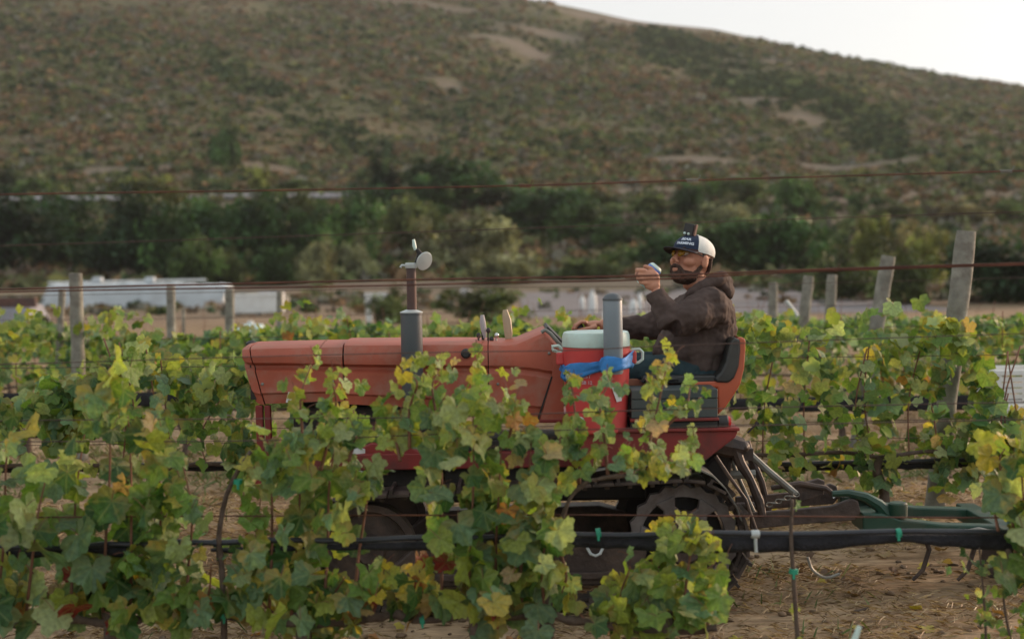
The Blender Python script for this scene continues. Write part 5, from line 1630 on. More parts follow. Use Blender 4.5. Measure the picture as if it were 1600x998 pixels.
def joined_leaves(root, spots, pal_fn, name='foliage'):
    if not spots: return None
    V, Fc, C_ = [], [], []
    n = 0
    org = ORG[root]
    for p, s in spots:
        v_, f_ = LOWV[random.randrange(6)]
        R_ = np.array(leaf_rot()); q = (v_ * s) @ R_.T + np.array(p - org)
        V.append(q); Fc.append(f_ + n); n += len(v_)
        c = leaf_col(pal_fn(p)); C_.append(np.tile(c, (len(v_), 1)))
    o = np_mesh(name, np.concatenate(V), np.concatenate(Fc).ravel(), 3, M['leaf_far'], np.concatenate(C_), parent=root, smooth=True)
    o['kind'] = 'stuff'
    return o


# ---- front row, distance 4.7 m
YF = 4.7


GAPS = []
for a_, b__, wa, wb in ((628, 815, 40, 95), (350, 830, 32, 110), (945, 800, 42, 75), (925, 900, 32, 60), (545, 905, 28, 26), (70, 905, 34, 26), (150, 775, 20, 26), (700, 925, 26, 22), (570, 650, 26, 22)):
    p_ = P(a_, b__, YF); GAPS.append((p_.x, p_.z + .03, wa / FPX * YF, wb / FPX * YF))


def front_vine(label, base_px, cordon, shoots, extra_trunk=None, size=.138):
    """cordon: photo polyline of the arm; shoots: (polyline, count, spread px, size factor, palette)"""
    bp_ = P(base_px, 955, YF)
    g0 = gz(bp_.x, YF)
    root = thing('grapevine', (bp_.x, YF, g0), label, 'grapevine', 'grapevines of the front row')
    tr_ = catmull([(bp_.x + .03, YF, g0 - .03), (bp_.x - .015, YF + .02, g0 + .13), (bp_.x + .01, YF - .01, g0 + .25), bp_], 12)
    mb = MB(); mb.tube(tr_, [.030 - .008 * i / 12 + .004 * math.sin(i * 2.2) for i in range(13)], 10); mb.build('trunk', M['bark'], root, smooth=True, edge=0)
    if cordon:
        pts = catmull([P(a, b_, YF + d_) for a, b_, d_ in cordon], 22)
        pts = [p + Vector((0, random.uniform(-.004, .004), random.uniform(-.005, .005))) for p in pts]
        cr_ = .007 if 'slim' in label else .015
        mb = MB(); mb.tube(pts, [cr_ * (1 + .22 * math.sin(i * 1.7)) for i in range(23)], 9); mb.build('cordon', M['bark'], root, smooth=True, edge=0)
    spots = []
    for poly, cnt, spr, sf, pal in shoots:
        dy0 = random.uniform(-.12, .12)
        wob = [YF + dy0 * (i / max(1, len(poly) - 1)) + random.uniform(-.03, .03) * min(i, 1) for i in range(len(poly))]
        wp = [P(a, b_, w_) for (a, b_), w_ in zip(poly, wob)]
        pts = catmull(wp, 18)
        mb = MB(); mb.tube(pts, [.0062 - .0042 * i / 18 for i in range(19)], 6); mb.build('cane', M['cane'], root, smooth=True, edge=0)
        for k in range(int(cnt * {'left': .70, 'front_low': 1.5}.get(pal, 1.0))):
            u = random.random()
            p0 = pts[min(18, int(u * 18.99))]
            sp_ = spr / FPX * YF * (1.05 - .35 * u)
            p = p0 + Vector((random.gauss(0, sp_ * .62), random.gauss(0, .085), random.gauss(.03, sp_ * .45)))
            s = size * sf * random.uniform(.68, 1.18) * (1.0 - .38 * u ** 2)
            # open windows between the clumps, where straw, canes and the track show through
            gx_, gz_ = p.x, p.z
            if any(((gx_ - a_) / ra) ** 2 + ((gz_ - b__) / rb) ** 2 < 1 for a_, b__, ra, rb in GAPS): continue
            spots.append((p, s, pal))
    random.shuffle(spots)
    pal_of = {}
    for p, s, pal in spots: pal_of[(round(p.x, 5), round(p.z, 5))] = pal
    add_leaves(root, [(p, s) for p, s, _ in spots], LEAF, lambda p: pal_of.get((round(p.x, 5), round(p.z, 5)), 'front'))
    # petioles joined: thin stalks from leaf to the nearest cane are tiny, one part
    st = MB()
    for p, s, _ in spots[:220]:
        d_ = Vector((random.gauss(0, .02), random.uniform(-.01, .03), random.uniform(-.01, .045)))
        st.tube([p, p + d_ * .6 + Vector((0, 0, .004)), p + d_], .0013, 3, cap=False)
    o = st.build('petioles', M['cane'], root); o['kind'] = 'stuff'
    return root


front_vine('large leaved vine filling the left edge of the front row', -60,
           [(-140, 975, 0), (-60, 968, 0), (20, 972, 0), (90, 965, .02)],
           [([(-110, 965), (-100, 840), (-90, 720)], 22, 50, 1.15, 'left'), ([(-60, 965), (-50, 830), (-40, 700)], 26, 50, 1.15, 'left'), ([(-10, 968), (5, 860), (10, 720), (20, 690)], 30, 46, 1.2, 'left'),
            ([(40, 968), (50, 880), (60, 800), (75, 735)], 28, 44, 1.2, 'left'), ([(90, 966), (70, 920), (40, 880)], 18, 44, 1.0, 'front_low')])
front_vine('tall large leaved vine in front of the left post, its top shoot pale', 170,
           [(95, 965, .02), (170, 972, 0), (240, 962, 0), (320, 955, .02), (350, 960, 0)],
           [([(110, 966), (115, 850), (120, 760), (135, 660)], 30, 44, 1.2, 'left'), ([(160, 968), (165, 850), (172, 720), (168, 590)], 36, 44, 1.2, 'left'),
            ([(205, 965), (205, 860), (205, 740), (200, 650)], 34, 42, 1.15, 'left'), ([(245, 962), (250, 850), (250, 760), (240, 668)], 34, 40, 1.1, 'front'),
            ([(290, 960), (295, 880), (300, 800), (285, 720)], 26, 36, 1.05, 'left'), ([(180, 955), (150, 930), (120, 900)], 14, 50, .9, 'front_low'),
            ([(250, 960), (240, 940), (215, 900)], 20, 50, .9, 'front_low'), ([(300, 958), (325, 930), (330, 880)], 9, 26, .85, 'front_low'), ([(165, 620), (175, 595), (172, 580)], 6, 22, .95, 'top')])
front_vine('vine in front of the tractor nose with a light shoot reaching over the hood', 470,
           [(350, 960, 0), (400, 966, .01), (470, 972, 0), (560, 968, 0), (615, 958, .02)],
           [([(388, 962), (392, 900), (400, 840), (408, 770)], 20, 32, .95, 'front'), ([(420, 965), (425, 850), (425, 750), (430, 690)], 28, 42, 1.05, 'front'), ([(455, 968), (465, 850), (470, 750), (480, 680)], 34, 44, 1.1, 'front'),
            ([(505, 970), (512, 850), (515, 750), (530, 670)], 34, 44, 1.1, 'front'), ([(550, 968), (560, 870), (572, 790), (580, 720)], 26, 34, 1.0, 'front'),
            ([(470, 760), (472, 680), (470, 620), (486, 570)], 26, 26, .62, 'top'), ([(500, 740), (515, 680), (525, 630), (520, 600)], 24, 26, .66, 'top'), ([(545, 720), (556, 680), (552, 640)], 14, 24, .7, 'front'),
            ([(430, 960), (410, 940), (395, 900)], 14, 40, .8, 'front_low'), ([(500, 965), (520, 930), (540, 900)], 16, 44, .85, 'front_low'), ([(580, 965), (592, 930), (600, 890)], 12, 34, .85, 'front_low')])
front_vine('tallest vine of the front row with yellow green leaves covering the tractor engine', 740,
           [(615, 958, .02), (660, 968, 0), (740, 958, 0), (800, 962, 0), (850, 955, 0)],
           [([(690, 965), (690, 850), (690, 740), (685, 640)], 34, 40, 1.05, 'front'), ([(730, 962), (735, 850), (740, 740), (738, 610)], 36, 42, 1.05, 'front'),
            ([(775, 962), (775, 850), (780, 760), (785, 670)], 36, 42, 1.1, 'front'), ([(815, 962), (815, 850), (825, 760), (830, 690)], 34, 40, 1.1, 'front'),
            ([(850, 955), (848, 880), (862, 780), (876, 680)], 32, 36, 1.0, 'top'), ([(640, 700), (640, 640), (652, 600), (640, 585)], 20, 28, .66, 'top'),
            ([(690, 690), (680, 640), (676, 600), (690, 570)], 22, 26, .62, 'top'), ([(740, 680), (752, 620), (745, 560)], 22, 26, .62, 'top'), ([(790, 700), (802, 650), (790, 600)], 14, 22, .66, 'top'),
            ([(655, 960), (660, 930), (655, 890)], 14, 34, .9, 'front_low'), ([(760, 962), (770, 940), (790, 910)], 16, 40, .85, 'front_low'), ([(625, 720), (618, 670), (630, 630)], 12, 26, .8, 'front')])
v4 = front_vine('slim vine whose small leaves climb over the red cooler and the tool box', 850,
                [(850, 955, 0), (862, 900, -.02), (872, 830, -.02), (900, 765, -.02), (940, 747, -.02), (1000, 741, -.02), (1080, 736, -.01)],
                [([(905, 758), (905, 700), (898, 640), (890, 582)], 24, 19, .64, 'front'), ([(950, 746), (945, 690), (938, 630), (958, 590)], 28, 22, .64, 'front'), ([(975, 744), (965, 720), (985, 690)], 12, 20, .6, 'front'),
                 ([(1016, 741), (1015, 692), (1030, 625), (1046, 552)], 36, 14, .60, 'top'), ([(1018, 690), (1052, 655), (1072, 640), (1078, 605)], 15, 17, .55, 'front'), ([(1060, 738), (1072, 715), (1078, 680)], 12, 16, .55, 'top'),
                 ([(930, 750), (980, 738), (1040, 728)], 24, 15, .58, 'front'), ([(1040, 738), (1068, 732), (1088, 722)], 8, 12, .55, 'front'), ([(875, 860), (885, 900), (878, 925)], 5, 14, .6, 'front')])
front_vine('low yellowish vine under the rear of the track', 1040,
           [(850, 958, 0), (930, 975, 0), (1040, 985, 0), (1120, 980, 0)],
           [([(920, 975), (900, 950), (890, 925)], 12, 28, .8, 'front'), ([(975, 980), (970, 930), (985, 885)], 24, 34, .95, 'top'), ([(1020, 985), (1025, 920), (1035, 860), (1062, 835)], 32, 34, .95, 'top'),
            ([(1065, 985), (1070, 930), (1078, 870), (1085, 850)], 32, 34, .95, 'top'), ([(1105, 982), (1112, 930), (1112, 880)], 24, 24, .85, 'top'), ([(1000, 985), (1010, 1010), (1040, 1000)], 14, 50, .9, 'front')])
front_vine('large leaved vine at the right edge in front of the white crate', 1640,
           [(1560, 835, .05), (1600, 900, 0), (1640, 960, 0), (1760, 960, 0)],
           [([(1590, 900), (1580, 800), (1562, 725), (1570, 700)], 16, 26, 1.05, 'front'), ([(1610, 900), (1600, 790), (1595, 720)], 18, 26, 1.05, 'front'), ([(1640, 940), (1630, 800), (1620, 700)], 22, 40, 1.1, 'front'), ([(1700, 940), (1690, 820), (1680, 700)], 22, 40, 1.1, 'front'), ([(1560, 830), (1552, 790), (1548, 760)], 4, 12, .9, 'front')])


# young plants and thin stems in the front row
def young_plant(label, stem, cnt, spr, sf, pal='front', r=.005, leafz=None):
    pts = catmull([P(a, b_, YF) for a, b_ in stem], 16)
    g0 = gz(pts[0].x, YF)
    pts = [Vector((pts[0].x, YF, g0 - .02))] + pts
    root = thing('young_vine', (pts[0].x, YF, g0), label, 'young vine', 'young vines of the front row')
    mb = MB(); mb.tube(pts, [r * (1.1 - .5 * i / len(pts)) for i in range(len(pts))], 7); mb.build('stem', M['bark'], root, smooth=True, edge=0)
    sp_ = []
    for k in range(cnt):
        p0 = pts[random.randrange(2, len(pts))]
        sp_.append((p0 + Vector((random.gauss(0, spr / FPX * YF), random.gauss(0, .04), random.gauss(0, .02))), .1 * sf * random.uniform(.6, 1.2)))
    add_leaves(root, sp_, LEAF, lambda p: pal)
    return root


young_plant('thin bare young vine on a stake right of the tractor', [(1252, 1030), (1246, 990), (1240, 900), (1236, 840), (1238, 780)], 7, 7, .42, 'front', .009)
young_plant('small bluish green leafy shoots at the bottom right', [(1540, 1040), (1540, 980), (1536, 920), (1530, 855)], 26, 16, .5, 'left', .005)
young_plant('bright green low shoots in the bottom right corner', [(1590, 1040), (1575, 980), (1568, 930), (1572, 885)], 26, 26, .62, 'front', .005)
young_plant('thin vine stem with a tie left of the tractor nose', [(350, 1020), (350, 960), (346, 880), (342, 840), (352, 780), (372, 735), (392, 705)], 9, 12, .75, 'front', .011)
for k, (a, b_, lab) in enumerate([(350, 961, 'green tie on the stem left of the tractor nose'), (1240, 892, 'green tie on the thin young vine right of the track'), (935, 832, 'green tie on the hose in front of the track frame'), (1404, 832, 'green tie on the hose below the implement'), (660, 968, 'green tie on the cordon under the engine'), (372, 752, 'green tie near the fork of the thin stem')]):
    q = P(a, b_, YF - .012); mb = MB()
    mb.lathe([(.012, -.008), (.0155, -.008), (.0155, .008), (.012, .008)], P(a, b_, YF), (1, 0, .15) if k in (2, 3, 4) else (0.1, 0, 1), 12)
    mb.box((q.x - .004, q.y - .004, q.z - .026), (q.x + .004, q.y - .001, q.z + .004))
    o = mb.build('vine_tie', M['tie'], origin=tuple(q)); tag(o, lab, 'vine tie', 'green vine ties')

# ---- wires and hose of the front row
def wire(pts, r, label, m='wirethin', Y=YF, name='trellis_wire', cat='wire', group='trellis wires of the front row', twist=0, n=6):
    px0, px1 = pts[0][0], pts[-1][0]
    wp = catmull([P(a, b_, Y) for a, b_ in pts], 60)
    if twist:
        wp = [p + Vector((0, math.cos(i * 1.9) * twist, math.sin(i * 1.9) * twist)) for i, p in enumerate(wp)]
    mb = MB(); mb.tube(wp, r, n)
    o = mb.build(name, M[m], origin=tuple(wp[30]), smooth=True, edge=0)
    return tag(o, label, cat, group)


wire([(-500, 316), (0, 304), (400, 298), (820, 290), (1080, 282), (1600, 267), (2100, 254)], .0030, 'topmost trellis wire above the tree line', 'wire')
wire([(-500, 395), (0, 384), (700, 361), (1100, 347), (1600, 331), (2100, 318)], .0018, 'second thin wire crossing above the exhaust flap')
wire([(-500, 465), (0, 452), (640, 437), (1000, 431), (1250, 422), (1600, 411), (2100, 398)], .0036, 'thick twisted rusty wire passing the driver chin', 'wire')
wire([(-500, 470), (0, 456), (560, 447), (800, 441), (1000, 437), (1250, 425), (1600, 413.5), (2100, 400)], .0030, 'second strand hanging just below the thick rusty wire', 'wire')
wire([(-500, 578), (0, 569), (400, 557), (700, 550), (900, 547), (1050, 540), (1600, 521), (2100, 508)], .0018, 'thin wire crossing the hood and the cooler')
wire([(-500, 664), (0, 657), (400, 654), (700, 651), (1000, 641), (1600, 628), (2100, 618)], .0020, 'thin wire crossing below the hood')
wire([(-500, 697), (0, 690), (400, 688), (800, 674), (1200, 664), (1600, 655), (2100, 645)], .0020, 'thin wire crossing the tool box')
wire([(-500, 812), (0, 808), (800, 804), (1200, 806), (1600, 808), (2100, 800)], .0026, 'rusty wire running just above the black hose', 'wire')
# wrap-arounds on the top wires
for k, (a, b_, lab) in enumerate([(820, 290, 'rusty wrap on the topmost wire left of the cap'), (1082, 282, 'grey splice on the topmost wire above the cap'), (1572, 268, 'grey splice on the topmost wire at the right edge'), (985, 432, 'rusty wrap on the thick wire left of the raised hand'), (1300, 421, 'small rusty wrap on the thick wire near the posts')]):
    q = P(a, b_, YF); mb = MB()
    pts = [q + Vector((-.02 + .04 * i / 30, math.cos(i * 1.3) * .006, math.sin(i * 1.3) * .006 - .001)) for i in range(31)]
    mb.tube(pts, .002, 5); mb.tube([pts[-1], pts[-1] + Vector((.006, -.004, .012))], .0018, 5)
    o = mb.build('wire_wrap', M['wire'] if 'rusty' in lab else M['steelgrey'], origin=tuple(q), smooth=True); tag(o, lab, 'wire splice', 'splices on the wires')
hz = [(-500, 868), (0, 856), (200, 850), (340, 846), (600, 842), (860, 836), (1180, 833), (1600, 829), (2100, 818)]
hp_ = catmull([P(a, b_, YF + .008) for a, b_ in hz], 70)
hose = thing('drip_hose', tuple(hp_[35]), 'black drip irrigation hose along the front row', 'hose')
mb = MB(); mb.tube([p + Vector((0, 0, .003 * math.sin(i * .9))) for i, p in enumerate(hp_)], .0095, 10); mb.build('hose_pipe', M['hose'], hose, smooth=True, edge=0)
for a, b_ in ((340, 848), (1180, 834)):
    q = P(a, b_, YF + .008); mb = MB(); mb.lathe([(.013, -.014), (.014, -.01), (.014, .01), (.013, .014)], q, (1, 0, 0), 12); mb.tube([q, q + Vector((.002, -.004, -.06))], .006, 7)
    mb.build('emitter', M['hose'] if a < 1000 else M['zinc'], hose, smooth=True)
# rolled bird net under the hose: thin dark mesh with an uneven lower edge
def net_roll(px0, px1, top, bot, label, Y=YF + .03, seed=1):
    r = random.Random(seed); rows_ = []
    n = int((px1 - px0) / 14)
    for i in range(n + 1):
        px = px0 + (px1 - px0) * i / n; u = i / n
        yt = np.interp(px, [a for a, _ in top], [b__ for _, b__ in top]); yb = np.interp(px, [a for a, _ in bot], [b__ for _, b__ in bot]) + r.uniform(-1.5, 1.5)
        a_, b2 = P(px, yt, Y), P(px, yb, Y); th = .014 + .006 * r.random()
        c_ = (a_ + b2) / 2; hh = (a_.z - b2.z) / 2
        rows_.append([c_ + Vector((0, math.cos(t_) * th + r.uniform(-.003, .003), math.sin(t_) * hh)) for t_ in [k * math.pi / 5 for k in range(10)]])
    mb = MB().grid(rows_, close=True); m_ = len(rows_[0]); mb.add(rows_[0], [tuple(range(m_))]); mb.add(rows_[-1], [tuple(reversed(range(m_)))])
    o = mb.build('bird_net', M['net'], origin=tuple(P((px0 + px1) / 2, 850, Y)), smooth=True, edge=0)
    return tag(o, label, 'bird net', 'rolled bird nets on the wires')


net_roll(850, 2000, [(850, 838), (1600, 833), (2000, 828)], [(850, 852), (950, 856), (1100, 866), (1180, 862), (1260, 861), (1380, 850), (1420, 846), (1460, 853), (1600, 862), (2000, 864)], 'rolled black bird net hanging under the hose at the right', seed=2)
net_roll(-300, 250, [(-300, 862), (0, 858), (130, 853), (250, 850)], [(-300, 888), (0, 878), (60, 872), (130, 860), (200, 872), (250, 858)], 'rolled black bird net half hidden by the left vine', seed=3)
net_roll(330, 850, [(330, 856), (600, 846), (850, 840)], [(330, 862), (400, 864), (500, 857), (600, 860), (700, 858), (850, 850)], 'rolled black bird net behind the middle vines', seed=4)

# white stake tip and a stray stick on the ground at the bottom
q0, q1 = P(1330, 1012, 4.2), P(1343, 978, 4.2)
mb = MB(); mb.tube([Vector((q0.x - .02, 4.2, gz(q0.x, 4.2) - .03)), q0, q1], [.012, .012, .008], 8); o = mb.build('stake', M['lid'], origin=(q0.x, 4.2, 0), smooth=True); tag(o, 'white plastic stake with its tip showing at the bottom edge', 'stake')
yy = on_ground(1340, 962, 3.5, 9) or 5.6
q = P(1336, 962, yy); mb = MB(); mb.tube([q + Vector((-.02, 0, -.02)), q + Vector((.0, 0, .02)), q + Vector((.06, .01, .03))], .007, 6); o = mb.build('stick', M['bark'], origin=tuple(q)); tag(o, 'short dark stick lying on the straw behind the white stake', 'stick')
pts = catmull([P(1262, 870, 5.6), P(1270, 890, 5.6), P(1290, 902, 5.6), P(1312, 896, 5.6)], 16)
mb = MB(); mb.tube(pts, .006, 6); o = mb.build('loose_net_cord', M['steelgrey'], origin=tuple(pts[0]), smooth=True); tag(o, 'limp grey cord hanging below the hose right of the track', 'cord')

# ---- rear rows
ROWS = {  # name: (distance, spacing, leaf size, order word)
    'A': (8.0, 1.02, .118), 'B': (11.3, 1.3, .118), 'C': (14.6, 1.5, .125), 'D': (17.9, 1.6, .125), 'E': (21.5, 1.8, .13), 'F': (25, 2.0, .13), 'G': (29, 2.2, .13)}
TOPS = {'A': [(-300, 580), (0, 600), (100, 595), (180, 560), (230, 525), (300, 520), (372, 540), (440, 565), (480, 585), (1110, 585), (1150, 480), (1200, 478), (1235, 505), (1280, 510), (1330, 482), (1370, 462), (1410, 478), (1450, 466), (1500, 498), (1540, 535), (1553, 650), (1900, 655)],
        'B': [(-300, 470), (0, 480), (60, 472), (100, 490), (160, 505), (200, 492), (215, 480), (240, 500), (270, 522), (340, 522), (380, 512), (440, 490), (480, 468), (520, 480), (560, 512), (660, 512), (700, 505), (760, 510), (800, 486), (840, 474), (880, 500), (1000, 508), (1150, 478), (1250, 500), (1400, 500), (1500, 500), (1600, 500), (1900, 500)],
        'C': [(-300, 480), (0, 485), (100, 500), (200, 522), (350, 524), (440, 510), (520, 500), (640, 505), (760, 498), (880, 505), (1000, 500), (1200, 495), (1400, 495), (1900, 500)],
        'D': [(-300, 490), (100, 505), (200, 527), (350, 527), (440, 512), (640, 512), (900, 512), (1200, 500), (1900, 500)],
        'E': [(-300, 495), (100, 510), (200, 530), (350, 530), (440, 514), (640, 510), (900, 514), (1200, 498), (1900, 500)],
        'F': [(-300, 500), (100, 515), (200, 532), (350, 532), (440, 516), (640, 512), (900, 516), (1200, 500), (1900, 505)],
        'G': [(-300, 500), (100, 515), (200, 532), (350, 532), (440, 516), (640, 512), (900, 516), (1200, 500), (1900, 505)]}
BOTS = {'A': [(-300, 690), (0, 690), (60, 700), (130, 690), (200, 700), (300, 705), (372, 745), (450, 700), (1110, 620), (1150, 600), (1185, 690), (1215, 760), (1250, 795), (1300, 745), (1340, 745), (1380, 800), (1420, 812), (1460, 780), (1500, 765), (1540, 730), (1600, 715), (1900, 720)]}
WORDS = {'A': 'first row behind tractor', 'B': 'second row behind tractor', 'C': 'third row behind tractor', 'D': 'fourth row behind tractor', 'E': 'fifth row behind tractor', 'F': 'sixth row behind tractor', 'G': 'farthest vine row'}
ORD = ['leftmost', 'second from left', 'third from left', 'fourth from left', 'fifth from left', 'sixth from left', 'seventh from left', 'eighth from left', 'ninth from left', 'tenth from left', 'eleventh from left', 'twelfth from left']


def near_words(px):
    tab = [(-999, 60, 'at the left edge'), (60, 180, 'by the left post'), (180, 330, 'left of the tractor nose'), (330, 470, 'at the tractor nose'), (470, 640, 'over the front of the hood'), (640, 760, 'right of the muffler'),
           (760, 900, 'over the cowl'), (900, 1130, 'behind the driver'), (1130, 1260, 'right of the seat'), (1260, 1400, 'left of the big post'), (1400, 1530, 'around the big post'), (1530, 2500, 'at the right edge')]
    for a, b_, w in tab:
        if a <= px < b_: return w
    return ''


for key, (Yr_, spc, lsz) in ROWS.items():
    half = (850 / FPX) * Yr_
    n = int(2 * half / spc) + 1
    x0 = -(n - 1) / 2 * spc
    seen = 0
    for i in range(n):
        xc = x0 + i * spc + random.uniform(-.08, .08)
        pc = 800 + xc / Yr_ * FPX
        if key == 'A' and 560 < pc < 1060: continue          # hidden behind the tractor
        g0 = gz(xc, Yr_)
        root = thing('grapevine', (xc, Yr_, g0), f'grapevine {near_words(pc)}, {ORD[min(seen, 11)]} in the {WORDS[key]}', 'grapevine', f'grapevines of the {WORDS[key]}')
        seen += 1
        zc = g0 + .36
        near = key == 'A'
        mb = MB(); mb.tube(catmull([(xc, Yr_, g0 - .03), (xc + .03, Yr_ + .02, g0 + .15), (xc - .02, Yr_, g0 + .28), (xc, Yr_, zc)], 8), [.030, .028, .032, .028, .026, .028, .024, .024, .02], 8); mb.build('trunk', M['bark'], root, smooth=True, edge=0)
        mb = MB(); mb.tube(catmull([(xc - spc * .5, Yr_, zc + .02), (xc - .2, Yr_ + .01, zc + .03), (xc, Yr_, zc), (xc + .25, Yr_ - .01, zc + .03), (xc + spc * .5, Yr_, zc + .015)], 12), .012, 7); mb.build('cordon', M['bark'], root, smooth=True, edge=0)
        dens = {'A': 340, 'B': 230, 'C': 260, 'D': 280, 'E': 300, 'F': 300, 'G': 320}[key]
        spots = []; tries = 0
        while len(spots) < dens and tries < dens * 14:
            tries += 1
            x = xc + random.uniform(-.62, .62) * spc
            px = 800 + x / Yr_ * FPX
            ztop = P(px, np.interp(px, *zip(*TOPS[key])), Yr_).z + .012
            if key in BOTS: zbot = P(px, np.interp(px, *zip(*BOTS[key])), Yr_).z
            else: zbot = zc + .05
            if ztop < zbot + .02: continue
            ztop += .13 * noise.noise(Vector((x * 4.3, 3, Yr_)))
            u = random.random() ** .95
            z = zbot + (ztop - zbot) * u
            if random.random() < .12: z -= random.uniform(0, .14)
            y = Yr_ + random.gauss(0, .11 * (1.15 - .5 * u))
            if noise.noise(Vector((x * 4.2, y * 2, z * 4.2 + Yr_ * 7))) < (-.20 if key == 'A' else -.25): continue
            spots.append((Vector((x, y, z)), lsz * random.uniform(.7, 1.2)))
        zt = g0 + 1.05
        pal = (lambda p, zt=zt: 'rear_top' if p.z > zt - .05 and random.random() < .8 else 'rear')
        for k in range(5 if near else 3):
            xs_ = xc + random.uniform(-.45, .45) * spc
            zz = zc + random.uniform(.35, .75)
            mb = MB(); mb.tube(catmull([(xs_, Yr_, zc), (xs_ + random.uniform(-.05, .05), Yr_ + random.uniform(-.05, .05), (zc + zz) / 2), (xs_ + random.uniform(-.1, .1), Yr_, zz)], 8), .0045, 5); mb.build('cane', M['cane'], root, smooth=True, edge=0)
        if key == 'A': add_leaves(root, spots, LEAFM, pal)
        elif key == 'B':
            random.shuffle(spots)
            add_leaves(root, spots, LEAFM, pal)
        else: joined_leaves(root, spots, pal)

# posts: photo x/y of the top, x/y of a point lower down, distance, width px
POSTS = [(1510, 361, 1456, 812, 8.22, 31, 'tall grey wooden post leaning right, largest of the posts'), (1388, 400, 1360, 560, 11.3, 23, 'grey wooden post second from the right with a flaking top'),
         (1264, 431, 1250, 540, 14.6, 17, 'thin wooden post left of the pair near the middle right'), (1300, 429, 1294, 540, 15.2, 16, 'thin wooden post right of the pair near the middle right'), (1208, 441, 1207, 540, 17.9, 14.5, 'short wooden post nearest the driver back'),
         (118, 427, 124, 620, 11.3, 21, 'thick post at the left with a sunlit brown side'), (267, 445, 268, 560, 14.6, 14, 'post left of the tractor nose in front of the white sheet'), (359, 450, 359, 560, 15.0, 14.5, 'post in front of the white bin'),
         (437, 455, 437, 540, 19.0, 10, 'thin post right of the white bin'), (97, 452, 92, 560, 14.6, 11, 'thin leaning post just left of the thick left post'), (287, 482, 287, 560, 21.5, 5, 'very thin stake behind the left vines')]
for (a, b_, c_, d_, Yp, w, lab) in POSTS:
    top = P(a, b_, Yp); low = P(c_, d_, Yp)
    dv = (low - top) / (top.z - low.z)
    g0 = gz(low.x, Yp); base = top + dv * (top.z - g0)
    g0 = gz(base.x, Yp); base = Vector((base.x, Yp, g0 - .08))
    r = w / 2 / FPX * Yp
    mb = MB(); n_ = 14
    pts = [base.lerp(top, i / n_) for i in range(n_ + 1)]
    mb.tube(pts, [r * (1.02 + .03 * math.sin(i * 1.9)) for i in range(n_)] + [r * .94], 14)
    for v_ in mb.v:
        v_ += Vector((noise.noise(v_ * 9) * r * .12, 0, noise.noise(v_ * 14) * r * .12))
    o = mb.build('vineyard_post', M['postwood'], origin=(base.x, Yp, g0), smooth=True, edge=40); tag(o, lab, 'post', 'wooden vineyard posts')
# slanting brace rod
mb = MB(); mb.tube([P(1228, 470, 16.5), P(1250, 500, 16.5), P(1262, 520, 16.5)], .026, 8); o = mb.build('brace_rod', M['zinc'], origin=tuple(P(1245, 500, 16.5)), smooth=True); tag(o, 'pale metal rod slanting between the short post and the thin post pair', 'rod')
# rear row wires, hose and rolled nets
for (pts, Yw_, r_, lab, m_) in [([(-200, 672), (0, 672), (160, 671), (500, 668), (1100, 664), (1250, 660), (1900, 645)], 8.0, .0022, 'thin wire at the top of the gap under the first row', 'wirethin'),
                                ([(-200, 697), (0, 696), (370, 692), (1100, 690), (1900, 672)], 8.0, .0022, 'thin wire low in the first row', 'wirethin'),
                                ([(-200, 583), (0, 575), (370, 572), (1150, 560), (1900, 550)], 8.0, .0022, 'thin wire through the leaves of the first row', 'wirethin'),
                                ([(-200, 470), (0, 463), (370, 456), (640, 450), (1150, 445), (1900, 425)], 11.3, .0026, 'wire of the second row above the left vines', 'wirethin'),
                                ([(-200, 540), (0, 534), (370, 528), (700, 520), (1150, 515), (1900, 500)], 11.3, .0026, 'lower wire of the second row', 'wirethin'),
                                ([(-200, 505), (0, 500), (370, 496), (1150, 480), (1900, 470)], 14.6, .003, 'wire of the third row', 'wirethin')]:
    wire(pts, r_, lab, m_, Yw_, group='trellis wires of the rear rows')
for (pts, Yw_, r_, lab) in [([(-200, 735), (0, 728), (300, 726), (390, 724), (1100, 728), (1240, 724), (1600, 716), (1900, 708)], 8.05, .012, 'black hose of the first row behind the tractor'),
                            ([(-200, 622), (0, 620), (370, 616), (1150, 612), (1900, 600)], 11.35, .012, 'black hose of the second row behind the tractor')]:
    wire(pts, r_, lab, 'hose', Yw_, 'drip_hose', 'hose', 'hoses of the rear rows', n=8)
net_roll(-200, 372, [(-200, 726), (372, 724)], [(-200, 742), (100, 738), (372, 736)], 'rolled bird net of the first row at the left', Y=8.1, seed=5)
net_roll(-200, 104, [(-200, 673), (0, 674), (104, 672)], [(-200, 684), (60, 684), (104, 678)], 'short rolled bird net in the gap of the first row at the left edge', Y=8.6, seed=6)
net_roll(1150, 1900, [(1150, 724), (1900, 708)], [(1150, 737), (1250, 736), (1900, 724)], 'rolled bird net of the first row at the right', Y=8.1, seed=7)
net_roll(-200, 300, [(-200, 614), (300, 612)], [(-200, 650), (30, 648), (80, 640), (300, 632)], 'rolled bird net of the second row at the left', Y=11.2, seed=8)
net_roll(1140, 1900, [(1140, 622), (1900, 610)], [(1140, 640), (1250, 645), (1900, 632)], 'rolled bird net of the second row at the right', Y=11.2, seed=9)

